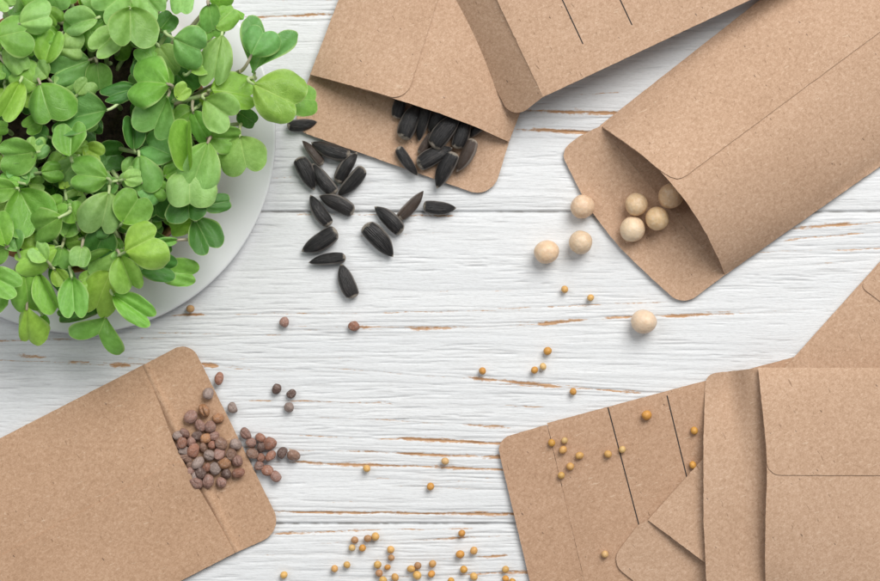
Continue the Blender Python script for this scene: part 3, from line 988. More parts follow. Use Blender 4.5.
# ---- mustard seeds
MUSTS = [ball('mustard_seed', 1, 0.96, 0.95, 200 + k, 0.08, 14, 18, 0.2) for k in range(4)]
for me in MUSTS:
    me.materials.append(MUST)
DEEP = (0.66, 0.33, 0.07); PALE = (0.69, 0.40, 0.13); LIGHT = (0.69, 0.44, 0.19); TAN = (0.50, 0.28, 0.13)
MUSTLIST = [
    (190.3, 308.8, 4.4, 0, TAN, 'lone brownish mustard seed beside the plate rim'),
    (564.6, 289.4, 4.0, 0, PALE, 'upper mustard seed of the two below the loose peas'),
    (590.7, 297.8, 3.8, 0, PALE, 'lower mustard seed of the two below the loose peas'),
    (547.5, 351, 4.4, 0, DEEP, 'single mustard seed just above the touching pair on the open board'),
    (534.7, 370, 4.2, 0, DEEP, 'deeper yellow mustard seed of the touching pair on the open board'),
    (543.2, 366.5, 3.8, 0, LIGHT, 'paler mustard seed of the touching pair on the open board'),
    (482.4, 371, 4.1, 0, DEEP, 'lone mustard seed beside the start of a long brown grain streak'),
    (573.3, 391.6, 3.8, 0, DEEP, 'mustard seed resting on a brown grain streak above the lined packet'),
    (366.7, 468.3, 4.2, 0, PALE, 'lone mustard seed between radish seeds and lined packet, on grain ridges'),
    (445.1, 461.1, 4.2, 0, LIGHT, 'pale mustard seed on ridged boards near the lined packet corner'),
    (430.5, 486.4, 4.2, 0, DEEP, 'lone mustard seed on the board just below the ridged grain'),
    (551.7, 442.8, 4.0, 2, DEEP, 'mustard seed nearest the top edge fold of the lined packet'),
    (564.6, 440.7, 3.8, 2, LIGHT, 'palest mustard seed in the loose group along the packet fold'),
    (562.9, 449.8, 4.3, 2, PALE, 'mustard seed directly under the palest one beside the packet fold'),
    (579.5, 455.6, 4.4, 2, PALE, 'mustard seed of the fold group lying farthest towards the printed rule'),
    (570.4, 466.4, 4.2, 2, PALE, 'second lowest mustard seed of the group along the packet fold'),
    (561.2, 475.5, 4.0, 2, PALE, 'lowest mustard seed of the group lying on the packet fold'),
    (608, 454, 4.2, 2, PALE, 'mustard seed just beside the first printed rule, not touching it'),
    (622.2, 449.4, 4.1, 2, LIGHT, 'pale mustard seed sitting on the first printed rule'),
    (646.6, 415.4, 5.2, 2, DEEP, 'large deep orange mustard seed between the two printed rules'),
    (694.3, 430.4, 4.3, 2, DEEP, 'mustard seed past the second printed rule, near the topmost packet flap'),
    (692.8, 464.8, 4.2, 2, DEEP, 'mustard seed partly against the diagonal packet edge at the second rule'),
    (604.8, 554.3, 4.1, 2, LIGHT, 'lone pale mustard seed low on the lined packet near the diagonal packet'),
    (283.9, 575, 3.9, 0, PALE, 'mustard seed lying farthest left along the lower edge, alone'),
    (334.7, 568.5, 4.0, 0, PALE, 'lower seed of the spaced pair left of the mustard scatter'),
    (347, 564.8, 3.9, 0, PALE, 'upper seed of the spaced pair left of the mustard scatter'),
    (354.8, 539.9, 4.3, 0, TAN, 'darkest tan mustard seed in the upper loose group of five'),
    (352, 547.9, 3.8, 0, LIGHT, 'cream mustard seed with a dark rim in the upper loose group of five'),
    (367.7, 538.6, 4.1, 0, TAN, 'tan mustard seed touching a bright one in the upper group of five'),
    (375.4, 536.5, 4.6, 0, PALE, 'bright mustard seed at the top right of the group of five'),
    (362.6, 548, 4.1, 0, DEEP, 'deep yellow mustard seed at the bottom of the group of five'),
    (390.6, 549.6, 4.0, 0, PALE, 'upper mustard seed of the vertical touching pair below the seam'),
    (391.3, 557.9, 3.8, 0, TAN, 'lower mustard seed of the vertical touching pair below the seam'),
    (377.6, 564.8, 4.2, 0, PALE, 'top mustard seed of the vertical string of three at the lower edge'),
    (387.5, 567.2, 3.3, 0, DEEP, 'smallest mustard seed, beside the vertical string of three'),
    (379.3, 573.2, 4.0, 0, TAN, 'middle mustard seed of the vertical string of three at the lower edge'),
    (383, 580.2, 4.4, 0, PALE, 'bottom mustard seed of the vertical string of three, cut by the edge'),
    (395, 577.2, 4.2, 0, PALE, 'mustard seed alone between the string of three and the packed trio'),
    (411, 568.9, 4.3, 0, PALE, 'tall oval mustard seed on the left of the packed trio'),
    (417.9, 565.3, 4.0, 0, TAN, 'tan mustard seed at the top of the packed trio'),
    (417.2, 575.4, 4.8, 0, PALE, 'big flat mustard seed at the bottom of the packed trio'),
    (432.5, 563.8, 4.1, 0, PALE, 'upper mustard seed of the pair right of the packed trio'),
    (431.5, 574, 4.0, 0, DEEP, 'lower mustard seed of the pair right of the packed trio'),
    (451, 580.8, 3.6, 0, DEEP, 'mustard seed cut by the lower edge between two pairs'),
    (461.8, 533.1, 4.2, 0, DEEP, 'mustard seed just below the board seam, clear of all others'),
    (460.1, 554.2, 4.8, 0, DEEP, 'large mustard seed on the left of the level pair'),
    (473.8, 550.6, 4.2, 0, PALE, 'round mustard seed on the right of the level pair'),
    (463.9, 569.6, 4.1, 0, DEEP, 'mustard seed resting above a thin brown streak below the level pair'),
    (474, 576.6, 4.3, 0, PALE, 'mustard seed lying on a thin brown streak below the level pair'),
    (505.5, 569.4, 3.8, 0, PALE, 'upper mustard seed beside the lower corner of the lined packet'),
    (505.7, 578.6, 3.9, 0, DEEP, 'lower mustard seed beside the lined packet, under another'),
    (512.4, 581.2, 3.6, 0, DEEP, 'mustard seed cut by the lower edge, touching the lined packet side'),
]
for i, (px, py, r, on, c, lab) in enumerate(MUSTLIST):
    r *= 0.95
    o = bpy.data.objects.new('mustard_seed', MUSTS[i % 4]); COL.objects.link(o)
    z = r * S * 0.95 + 0.05 * MM
    if on == 2:
        z += (tongue_e if Ee.loc(px, py)[1] < 0 else front_e)(px, py)
    o.location = at(px, py, z); R = r * S
    o.scale = (R * random.uniform(.97, 1.06), R * random.uniform(.92, 1.0), R)
    o.rotation_euler = (random.uniform(0, 6), random.uniform(0, 6), random.uniform(0, 6))
    j = random.uniform(0.9, 1.1)
    o.color = (c[0] * j, c[1] * j * random.uniform(.93, 1.06), c[2] * j, 1)
    tag(o, lab, 'seed', 'yellow mustard seeds')

# ---- radish seeds
RADS = [ball('radish_seed', 1.12, 0.95, 0.85, 300 + k, 0.22, 18, 24, 0.75, 0.0 if k % 3 else 0.14) for k in range(8)]
SPLIT = ball('radish_seed', 1.15, 0.85, 0.8, 333, 0.12, 20, 28, 0.3, 0.45)
for me in RADS + [SPLIT]:
    me.materials.append(RADISH)
RED = (0.32, 0.150, 0.100); MAU = (0.30, 0.170, 0.135); GRY = (0.30, 0.225, 0.195); ORA = (0.40, 0.20, 0.10); DRK = (0.13, 0.08, 0.065); BRN = (0.24, 0.14, 0.10)
CNAME = {RED: 'reddish', MAU: 'mauve brown', GRY: 'greyish', ORA: 'orange brown', DRK: 'dark', BRN: 'brown'}
SCATTER = [
    (284.5, 321.8, 5.6, 0, MAU, 'lone reddish brown radish seed nearest the plate on the open board'),
    (354.4, 325.9, 5.2, 0, RED, 'lone radish seed beside a short brown streak, below the sunflower seeds'),
    (276, 388.6, 5.6, 0, DRK, 'dark round radish seed on the left of the three above the pile'),
    (291.4, 394.4, 4.8, 0, DRK, 'small narrow radish seed at top right of the three on the board'),
    (289, 407, 5.6, 0, GRY, 'grey wrinkled radish seed, lowest of the three on the board'),
    (219.4, 379, 6.2, 0, RED, 'reddish radish seed touching the packet flap edge near its top'),
    (232.7, 408.2, 5.4, 0, GRY, 'pale grey radish seed on the board beside the flap edge'),
    (208.6, 393.4, 6.0, 1, GRY, 'blue grey radish seed alone, highest on the packet flap'),
    (204.0, 410.6, 6.8, 1, ORA, 'split radish seed with a deep crease on the packet flap'),
    (190.3, 417.2, 6.8, 1, MAU, 'large mauve radish seed at the upper left corner of the pile'),
    (218.2, 418.6, 6.0, 1, ORA, 'orange brown radish seed at the upper right of the pile'),
]
PILE = [
    (199.6, 425.1, 6.0, MAU), (210, 427, 6.6, MAU), (184.6, 432.4, 5.6, MAU), (197.6, 435.8, 5.2, DRK), (205.3, 437.9, 5.6, ORA),
    (213.9, 435.8, 5.6, MAU), (182, 442.2, 5.2, RED), (190.7, 441, 5.4, MAU), (221.7, 443.4, 6.4, BRN), (211.8, 444.8, 4.8, RED), (203.2, 446.8, 5.0, BRN),
    (183.8, 450.5, 5.2, GRY), (193.8, 450.5, 6.8, RED), (209.3, 455.1, 6.4, GRY), (219.4, 453, 6.0, MAU), (235.8, 444.8, 6.6, GRY), (232, 454.8, 6.0, BRN),
    (187.7, 459, 4.8, BRN), (198, 462.3, 7.0, GRY), (206.7, 467.5, 4.8, RED), (224.2, 462.9, 6.4, ORA), (237.5, 460.6, 6.2, MAU), (215.6, 469.2, 6.0, GRY),
    (191, 469.7, 5.4, MAU), (201.3, 472.8, 6.0, DRK), (226, 473.5, 5.6, DRK), (238.9, 472.3, 6.6, RED), (196.7, 481.8, 6.2, MAU), (207.9, 481.3, 6.6, MAU),
    (221.3, 482.7, 6.0, MAU), (177.5, 435.5, 5.0, GRY), (180.5, 446.5, 5.0, MAU), (184.5, 457, 4.8, BRN), (190, 464.5, 4.6, BRN), (194.5, 475.5, 5, GRY),
]
BOARDSEEDS = [
    (245.8, 433.9, 5.8, MAU), (260.4, 437.4, 5.0, RED), (251.3, 442.7, 6.0, MAU), (269.9, 443, 6.6, RED), (260.4, 447, 5.4, DRK), (253.2, 453.4, 6.0, BRN),
    (260.9, 457.3, 4.8, RED), (270.7, 455.5, 6.0, RED), (281.9, 453, 5.6, DRK), (293.6, 455.5, 6.2, BRN), (259.5, 466, 5.4, MAU), (266.8, 470.3, 5.8, RED), (276.3, 475.8, 6.4, MAU),
]
ORD = ['first', 'second', 'third', 'fourth', 'fifth', 'sixth', 'seventh', 'eighth', 'ninth', 'tenth', 'eleventh', 'twelfth']


def rank_labels(pts, rows, fmt, names):
    """labels by row (top to bottom) and rank within the row (left to right)"""
    order = sorted(range(len(pts)), key=lambda i: pts[i][1])
    out = [None] * len(pts)
    per = math.ceil(len(order) / rows)
    for r in range(rows):
        row = sorted(order[r * per:(r + 1) * per], key=lambda i: pts[i][0])
        for k, i in enumerate(row):
            out[i] = fmt.format(c=names[i], k=ORD[k], r=ORD[r])
    return out


pl = rank_labels(PILE, 6, '{c} radish seed, {k} from left in {r} row down of the flap heap', [CNAME[p[3]] for p in PILE])
bl = rank_labels(BOARDSEEDS, 3, '{c} radish seed, {k} from left in {r} row of those beyond the flap', [CNAME[p[3]] for p in BOARDSEEDS])
ALLR = list(SCATTER) + [(p[0], p[1], p[2], 1, p[3], l) for p, l in zip(PILE, pl)] + [(p[0], p[1], p[2], 0, p[3], l) for p, l in zip(BOARDSEEDS, bl)]
for i, (px, py, r, on, c, lab) in enumerate(ALLR):
    r *= 0.93
    me = SPLIT if lab.startswith('split') else RADS[i % 8]
    o = bpy.data.objects.new('radish_seed', me); COL.objects.link(o)
    z = r * S * 0.80 + 0.05 * MM
    if on:
        s, d = Ed.loc(px, py)
        z += tongue_d(px, py) if d < 0 else 0.8 * MM
    o.location = at(px, py, z); R = r * S
    o.scale = (R, R, R)
    o.rotation_euler = (random.uniform(-.5, .5), random.uniform(-.5, .5), random.uniform(0, 6)) if me is not SPLIT else (0, 0, 1.9)
    j = random.uniform(0.85, 1.2)
    o.color = (c[0] * j, c[1] * j, c[2] * j, 1)
    tag(o, lab, 'seed', 'purplish brown radish seeds')


# ------------------------------------------------------------------ plate, pot and seedlings
PCX, PCY = 81.0, 137.4


def lathe(name, prof, mat, parent, loc, m=128, wav=None):
    co = []; faces = []
    for (r, z) in prof:
        for j in range(m):
            a = 2 * PI * j / m
            rr = r * (1 + (wav(a, z) if wav else 0))
            co.append((rr * math.cos(a), rr * math.sin(a), z))
    n = len(prof)
    for i in range(n - 1):
        for j in range(m):
            a = i * m + j; b = i * m + (j + 1) % m
            faces.append([a, b, b + m, a + m])
    me = mesh_np(name, co, faces)
    bm = bmesh.new(); bm.from_mesh(me)
    bmesh.ops.remove_doubles(bm, verts=bm.verts, dist=1e-7)
    bmesh.ops.dissolve_degenerate(bm, edges=bm.edges, dist=1e-8)
    bmesh.ops.recalc_face_normals(bm, faces=bm.faces)
    bm.to_mesh(me); bm.free()
    me.polygons.foreach_set('use_smooth', [True] * len(me.polygons))
    return link(name, me, mat, parent, loc)


pc = at(PCX, PCY, 0)
RP = 197 * S * (1 - 4.4 * MM / H)
plate = lathe('plate', [(0.00001, 1.4 * MM), (0.04, 1.4 * MM), (RP * 0.74, 1.5 * MM), (RP * 0.77, 1.8 * MM), (RP * 0.80, 2.6 * MM), (RP * 0.9, 3.6 * MM), (RP * 0.985, 4.3 * MM),
                        (RP * 0.997, 4.2 * MM), (RP, 3.9 * MM), (RP * 0.994, 3.4 * MM), (RP * 0.9, 2.3 * MM), (RP * 0.78, 0.7 * MM), (RP * 0.7, 0.2 * MM), (0.02, 0.2 * MM), (0.00001, 0.2 * MM)], CERAMIC, None, pc)
tag(plate, 'round white ceramic plate under the tray of green seedlings', 'plate')

POTZ = 1.6 * MM
RPOT = 136 * S * 0.98
pot = lathe('growing_tray', [(0.00001, 0), (RPOT * 0.96, 0), (RPOT, 1 * MM), (RPOT * 1.01, 12 * MM), (RPOT, 12.6 * MM), (RPOT * 0.97, 12.4 * MM), (RPOT * 0.965, 9 * MM), (0.00001, 8.8 * MM)],
            CLAY, None, pc + Vector((0, 0, POTZ)), 96, lambda a, z: 0.006 * math.sin(11 * a) + 0.004 * math.sin(23 * a + 1))
tag(pot, 'brown fibre growing tray of dark soil standing on the white plate', 'tray')
SOILZ = POTZ + 10.2 * MM
nS = 120
xs = np.linspace(-1, 1, nS)
co = []; faces = []
for i in range(41):
    for j in range(110):
        r = RPOT * 0.955 * i / 40; a = 2 * PI * j / 110
        x, y = r * math.cos(a), r * math.sin(a)
        zz = 1.6 * MM * float(vn(np.array(x / 0.0045), np.array(y / 0.0045), 3, 2)) + 1.0 * MM * float(vn(np.array(x / 0.0018), np.array(y / 0.0018), 1, 5))
        co.append((x, y, 10.2 * MM + zz))
for i in range(40):
    for j in range(110):
        a = i * 110 + j; b = i * 110 + (j + 1) % 110
        faces.append([a, a + 110, b + 110, b] if i else [a, a + 110, b + 110])
soil = link('soil', mesh_np('soil', co, faces), SOIL, pot)


def leaf_mesh(seed, notch=0.16, fold=0.25, cup=0.10, droop=0.12, shoulder=0.64, taper=0.62, asym=0.0, peak=0.45):
    """cotyledon one unit long and one unit wide; stalk end at the origin, notch towards +x"""
    rr = random.Random(seed)
    nu, nv = 18, 20
    co = []; faces = []; uv = []; ed = []
    w1, w2 = rr.uniform(0, 6), rr.uniform(0, 6)
    sgn = (rr.uniform(0.5, 1.3), rr.uniform(0.5, 1.3)); curl = rr.choice([-0.25, 0.15, 0.3, -0.1, 0.4])
    for i in range(nu + 1):
        u = i / nu
        W = 0.5 * math.sin(PI / 2 * min(1, u ** taper))
        W = max(W, 0.02)
        for j in range(nv + 1):
            v = -1 + 2 * j / nv
            av = abs(v)
            if av < peak:
                q = av / peak
                xe = 1 - notch * (1 - math.sin(PI / 2 * q)) ** 1.3
            else:
                q = (av - peak) / (1 - peak)
                xe = shoulder + (1 - shoulder) * math.sqrt(max(0, 1 - q * q))
            side = 1 + asym * (1 if v > 0 else -1)
            x = u * xe * (1 + 0.5 * asym * (1 if v > 0 else -1) * av)
            y = v * W * side
            r = math.hypot(x, y)
            # each lobe is a shallow dome, the midrib a valley, the rim turned slightly
            z = fold * av * W * (1.0 - 0.62 * av) * 1.9 * sgn[1 if v > 0 else 0]
            z -= droop * x * x
            z -= cup * (y * y) * 3.4 + 0.10 * max(0.0, u - 0.45) ** 2 * 2
            z += curl * 0.35 * av ** 4 + curl * 0.12 * u ** 5
            z += 0.045 * math.sin(5.2 * u + w1 + 2.3 * v) * av + 0.024 * math.sin(9 * v + w2 + 3 * u) * u
            co.append((x, y, z)); uv.append((u, v))
            ed.append(max(av ** 3, (u ** 6)))
    for i in range(nu):
        for j in range(nv):
            a = i * (nv + 1) + j
            faces.append([a, a + nv + 1, a + nv + 2, a + 1])
    me = mesh_np('leaf', co, faces)
    uvl = me.uv_layers.new(name='UVMap')
    vi = np.empty(len(me.loops), dtype=np.int32); me.loops.foreach_get('vertex_index', vi)
    uvl.data.foreach_set('uv', np.array(uv, dtype=np.float32)[vi].ravel())
    a = me.attributes.new('edge', 'FLOAT', 'POINT'); a.data.foreach_set('value', np.array(ed, dtype=np.float32))
    me.materials.append(LEAF)
    return me


HEART = [leaf_mesh(k, random.uniform(.10, .20), random.uniform(.25, .6), random.uniform(.12, .34), random.uniform(.0, .16), random.uniform(.50, .62), random.uniform(.58, .74), random.uniform(-.17, .17)) for k in range(9)]
ROUND = [leaf_mesh(20 + k, random.uniform(.03, .07), random.uniform(.1, .25), random.uniform(.2, .4), random.uniform(.08, .2), random.uniform(.48, .56), random.uniform(.45, .5)) for k in range(5)]
VEE = [leaf_mesh(40 + k, .40, .3, .15, .05, .80, 1.15, 0.0, .74) for k in range(2)]
FOLD = [leaf_mesh(50 + k, .10, 0.85, 0.0, .10, .6, .55) for k in range(3)]
SHAPES = {'h': HEART, 'r': ROUND, 'v': VEE, 'f': FOLD}
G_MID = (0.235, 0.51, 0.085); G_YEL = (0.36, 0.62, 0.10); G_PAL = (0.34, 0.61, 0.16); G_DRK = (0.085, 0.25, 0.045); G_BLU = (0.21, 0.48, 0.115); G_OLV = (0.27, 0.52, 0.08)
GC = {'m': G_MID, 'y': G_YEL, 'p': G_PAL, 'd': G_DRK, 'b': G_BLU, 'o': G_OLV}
# base x,y  tip x,y  width  height(mm)  shape  colour
LV = [
    (-2, 37, 29, 29, 47, 60, 'h', 'm'), (8, 46, 22, 71, 27, 52, 'r', 'p'), (19, 24, 51, 16, 36, 58, 'h', 'p'), (24, 38, 40, 46, 28, 50, 'r', 'm'), (46, 8, 58, 24, 22, 50, 'h', 'o'),
    (50, -10, 58, 12, 30, 53, 'r', 'p'), (45, 64, 54, 31, 24, 50, 'f', 'o'), (57, 48, 82, 50, 34, 52, 'h', 'p'), (97, 18, 65, 24, 23, 55, 'f', 'p'), (90, 60, 47, 76, 44, 47, 'h', 'b'),
    (97, 62, 99, 91, 28, 50, 'r', 'b'), (121, 30, 94, 55, 32, 52, 'h', 'p'), (130, 8, 131, 47, 57, 60, 'h', 'p'), (128, -10, 99, 14, 44, 57, 'h', 'p'), (138, -12, 163, 17, 38, 51, 'h', 'p'),
    (182, -14, 180, 13, 26, 54, 'r', 'p'), (160, 30, 172, 14, 24, 44, 'r', 'd'), (173, 38, 203, 53, 48, 62, 'h', 'b'), (190, 72, 209, 50, 30, 54, 'r', 'o'), (159, 46, 181, 79, 32, 50, 'r', 'p'),
    (174, 70, 192, 92, 30, 44, 'r', 'd'), (168, 84, 127, 78, 62, 64, 'h', 'm'), (168, 96, 150, 135, 52, 57, 'h', 'b'), (173, 156, 138, 140, 40, 52, 'h', 'b'), (134, 150, 132, 117, 19, 46, 'f', 'd'),
    (189, 170, 188, 118, 22, 55, 'f', 'o'), (204, 99, 233, 119, 44, 60, 'h', 'p'), (210, 90, 257, 94, 44, 53, 'h', 'o'), (208, 138, 240, 138, 32, 48, 'h', 'm'), (240, 136, 247, 173, 52, 46, 'h', 'p'),
    (253, 84, 299, 106, 58, 58, 'h', 'y'), (284, 99, 320, 98, 36, 44, 'r', 'm'), (251, 56, 264, 29, 40, 50, 'h', 'b'), (254, 74, 270, 34, 62, 40, 'v', 'b'), (208, 4, 214, 31, 25, 60, 'r', 'b'),
    (214, 27, 234, 8, 27, 53, 'r', 'o'), (206, 14, 214, 38, 32, 54, 'h', 'm'), (222, 34, 212, 84, 36, 52, 'h', 'p'), (224, -12, 216, 8, 26, 54, 'r', 'm'), (228, 10, 245, 15, 10, 40, 'r', 'm'),
    (208, 142, 188, 195, 46, 58, 'h', 'p'), (190, 166, 190, 207, 54, 54, 'h', 'p'), (188, 196, 190, 223, 47, 46, 'h', 'd'), (203, 206, 230, 200, 21, 38, 'r', 'd'), (195, 219, 212, 251, 38, 40, 'h', 'd'),
    (193, 221, 166, 229, 22, 42, 'r', 'o'), (139, 155, 140, 191, 36, 50, 'h', 'b'), (155, 166, 152, 218, 34, 42, 'r', 'd'), (123, 222, 142, 194, 44, 54, 'h', 'm'), (109, 192, 101, 233, 46, 58, 'h', 'p'),
    (125, 252, 160, 234, 54, 60, 'h', 'y'), (19, 190, 40, 229, 58, 52, 'h', 'm'), (60, 217, 26, 236, 38, 60, 'h', 'm'), (79, 157, 52, 186, 46, 50, 'h', 'p'), (108, 178, 72, 174, 40, 57, 'h', 'm'),
    (84, 196, 70, 216, 28, 42, 'h', 'd'), (37, 152, 1, 157, 42, 55, 'h', 'm'), (40, 83, 52, 122, 50, 58, 'h', 'm'), (20, 82, 2, 119, 20, 58, 'f', 'y'), (38, 86, 12, 70, 36, 50, 'h', 'o'),
    (108, 110, 52, 121, 52, 52, 'h', 'b'), (71, 157, 70, 123, 37, 60, 'h', 'm'), (50, 150, 34, 134, 26, 40, 'r', 'd'), (138, 88, 104, 97, 26, 47, 'h', 'd'), (57, 247, 16, 261, 29, 50, 'h', 'y'),
    (24, 271, 28, 314, 42, 50, 'h', 'm'), (-12, 274, 20, 290, 32, 55, 'h', 'm'), (-6, 314, -2, 290, 20, 50, 'r', 'm'), (27, 308, 24, 346, 33, 44, 'h', 'y'), (40, 273, 57, 311, 18, 46, 'f', 'm'),
    (54, 264, 70, 288, 26, 38, 'r', 'd'), (72, 278, 76, 318, 32, 50, 'h', 'm'), (111, 271, 90, 317, 43, 48, 'h', 'y'), (100, 306, 60, 318, 20, 34, 'r', 'd'), (106, 316, 96, 340, 62, 38, 'v', 'm'),
    (120, 255, 132, 290, 25, 56, 'f', 'y'), (113, 295, 152, 320, 29, 48, 'h', 'm'), (134, 261, 176, 270, 32, 42, 'h', 'd'), (158, 270, 196, 276, 31, 36, 'h', 'm'), (178, 240, 155, 243, 8, 44, 'f', 'm'),
    (108, 224, 92, 256, 34, 50, 'h', 'd'), (113, 250, 84, 266, 22, 45, 'f', 'p'), (42, 314, 47, 326, 8, 38, 'r', 'm'), (16, 188, -14, 190, 27, 54, 'h', 'm'), (6, 246, -4, 214, 27, 56, 'h', 'm'),
    (8, 246, -14, 258, 24, 55, 'h', 'm'), (-14, 70, 5, 70, 21, 52, 'r', 'm'), (-10, 128, 7, 127, 16, 50, 'r', 'm'), (-8, -10, 12, 8, 24, 52, 'h', 'p'), (64, -12, 70, 4, 22, 48, 'r', 'm'),
    (86, -12, 96, 8, 22, 52, 'r', 'p'), (86, 22, 99, 48, 22, 48, 'r', 'o'), (238, 112, 256, 124, 20, 36, 'r', 'd'), (193, 112, 208, 142, 24, 44, 'r', 'm'),
    (30, -16, 40, 6, 30, 50, 'h', 'm'), (22, -12, 6, 10, 28, 47, 'h', 'p'), (70, -18, 52, -2, 30, 44, 'h', 'm'), (34, -14, 60, 4, 26, 40, 'h', 'd'), (30, 12, 10, 22, 24, 44, 'r', 'b'), (104, -14, 88, 2, 28, 40, 'h', 'm'),
    (62, 92, 80, 70, 34, 45, 'r', 'p'), (20, 84, 34, 104, 22, 46, 'r', 'y'), (152, 60, 140, 80, 30, 42, 'r', 'd'), (122, 250, 108, 240, 18, 42, 'r', 'm'),
]


def tube(co, faces, pts, r0, r1, m=7):
    n = len(pts); base = len(co)
    for i, p in enumerate(pts):
        t = (pts[min(i + 1, n - 1)] - pts[max(i - 1, 0)]).normalized()
        a = t.cross(Vector((0, 1, 0.3))).normalized(); b = t.cross(a)
        r = r0 + (r1 - r0) * i / (n - 1)
        for j in range(m):
            an = 2 * PI * j / m
            co.append(p + a * (r * math.cos(an)) + b * (r * math.sin(an)))
    for i in range(n - 1):
        for j in range(m):
            q = base + i * m + j; w = base + i * m + (j + 1) % m
            faces.append([q, w, w + m, q + m])
    faces.append([base + j for j in range(m)]); faces.append([base + (n - 1) * m + j for j in reversed(range(m))])


def bez(p0, p1, p2, p3, k=9):
    out = []
    for i in range(k + 1):
        t = i / k; s = 1 - t
        out.append(p0 * s ** 3 + p1 * 3 * s * s * t + p2 * 3 * s * t * t + p3 * t ** 3)
    return out


LV = [(*l[:5], 14 + (l[5] - 17) * 0.50, *l[6:]) for l in LV]

# pair the leaves into seedlings by where their stalks meet
left = list(range(len(LV)))
pairs = []
cand = sorted(((math.hypot(LV[i][0] - LV[j][0], LV[i][1] - LV[j][1]), i, j) for i in left for j in left if i < j), key=lambda q: q[0])
used = set()
for d, i, j in cand:
    if d > 26:
        break
    if i in used or j in used or abs(LV[i][5] - LV[j][5]) > 13:
        continue
    di = Vector((LV[i][2] - LV[i][0], LV[i][3] - LV[i][1])).normalized(); dj = Vector((LV[j][2] - LV[j][0], LV[j][3] - LV[j][1])).normalized()
    if di.dot(dj) > 0.85 and d > 14:
        continue
    used.add(i); used.add(j); pairs.append([i, j])
pairs += [[i] for i in left if i not in used]
SEEDLINGS = []
for p in pairs:
    SEEDLINGS.append([LV[i] for i in p])
rr = random.Random(21)
# low dark ones that fill the clump, and those outside the frame
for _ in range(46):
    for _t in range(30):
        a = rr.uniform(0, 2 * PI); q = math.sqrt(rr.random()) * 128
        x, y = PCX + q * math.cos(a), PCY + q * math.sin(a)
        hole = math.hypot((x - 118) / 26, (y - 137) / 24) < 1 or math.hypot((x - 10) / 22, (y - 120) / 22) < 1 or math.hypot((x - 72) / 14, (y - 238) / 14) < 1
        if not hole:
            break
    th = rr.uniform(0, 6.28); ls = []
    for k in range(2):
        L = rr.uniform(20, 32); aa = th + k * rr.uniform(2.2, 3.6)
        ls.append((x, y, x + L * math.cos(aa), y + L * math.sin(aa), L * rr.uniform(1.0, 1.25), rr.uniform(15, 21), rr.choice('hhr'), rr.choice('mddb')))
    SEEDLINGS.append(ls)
for _ in range(52):
    for _t in range(60):
        x, y = rr.uniform(-6, 215), rr.uniform(-14, 290)
        hole = math.hypot((x - 118) / 30, (y - 137) / 28) < 1 or math.hypot((x - 10) / 22, (y - 120) / 22) < 1
        if not hole and math.hypot(x - PCX, y - PCY) < 138 and min(math.hypot(x - (l[0] + l[2]) / 2, y - (l[1] + l[3]) / 2) for l in LV) > 11:
            break
    th = rr.uniform(0, 6.28); ls = []
    for k in range(2):
        L = rr.uniform(15, 22); aa = th + k * rr.uniform(2.4, 3.4)
        ls.append((x + 5 * math.cos(aa), y + 5 * math.sin(aa), x + (L + 5) * math.cos(aa), y + (L + 5) * math.sin(aa), L * rr.uniform(1.1, 1.3), rr.uniform(24, 33), rr.choice('hhr'), rr.choice('mmpyb')))
    SEEDLINGS.append(ls)
for _ in range(40):
    a = rr.uniform(0, 2 * PI); q = math.sqrt(rr.random()) * 165
    x, y = PCX + q * math.cos(a), PCY + q * math.sin(a)
    if x > -22 and y > -22:
        continue
    th = rr.uniform(0, 6.28); ls = []
    for k in range(2):
        L = rr.uniform(26, 38); aa = th + k * rr.uniform(2.2, 3.6)
        tx = x + L * math.cos(aa); ty = y + L * math.sin(aa)
        if tx > -6 and ty > -6:
            tx = min(tx, -8)
        ls.append((x, y, tx, ty, L * rr.uniform(1.05, 1.3), rr.uniform(26, 34), 'h', rr.choice('mmbpy')))
    SEEDLINGS.append(ls)

SPECIAL = [
    ((299, 106), 'seedling with the largest bright yellow-green leaf, reaching out over the sunflower packet'),
    ((270, 34), 'pale seedling with two upright pointed V-shaped leaves standing over the plate rim'),
    ((247, 173), 'light green seedling with one two-lobed leaf hanging over the bare plate rim'),
    ((212, 251), 'dark green seedling with a drooping leaf low over the plate, below a dark round one'),
    ((196, 276), 'seedling with a shaded notched leaf over the plate, lowest towards the lone mustard seed'),
    ((96, 340), 'seedling with a forked leaf hanging past the plate, closest to the radish packet'),
    ((152, 320), 'seedling with two slim lobes spreading over the plate beside the forked leaf'),
    ((24, 346), 'yellow-green seedling with a half-folded leaf drooping past the plate onto the boards'),
    ((160, 234), 'bright yellow-green seedling whose large bilobed leaf tops the lower edge of the clump'),
    ((127, 78), 'seedling with the tallest broad leaf at the middle of the clump'),
    ((131, 47), 'pale seedling with the widest double-lobed leaf near the top of the clump'),
    ((70, 123), 'seedling with a small perfect heart leaf beside the dark gap in the clump'),
    ((203, 53), 'seedling with two round overlapping lobes, one pale and one dark, high in the clump'),
    ((233, 119), 'pale seedling with a clear creased leaf just under the yellow-green outreaching one'),
]
junctions = [(sum(l[0] for l in ls) / len(ls), sum(l[1] for l in ls) / len(ls)) for ls in SEEDLINGS]
tips = [((ls[0][2] + ls[0][0]) / 2, (ls[0][3] + ls[0][1]) / 2) for ls in SEEDLINGS]
names = []
CN = {'m': 'mid green', 'y': 'yellow-green', 'p': 'pale green', 'd': 'dark green', 'b': 'blue-green', 'o': 'olive green'}
labels = [None] * len(SEEDLINGS)
for tp, lab in SPECIAL:
    for i, ls in enumerate(SEEDLINGS):
        if any(abs(l[2] - tp[0]) < 1 and abs(l[3] - tp[1]) < 1 for l in ls):
            labels[i] = lab
            break
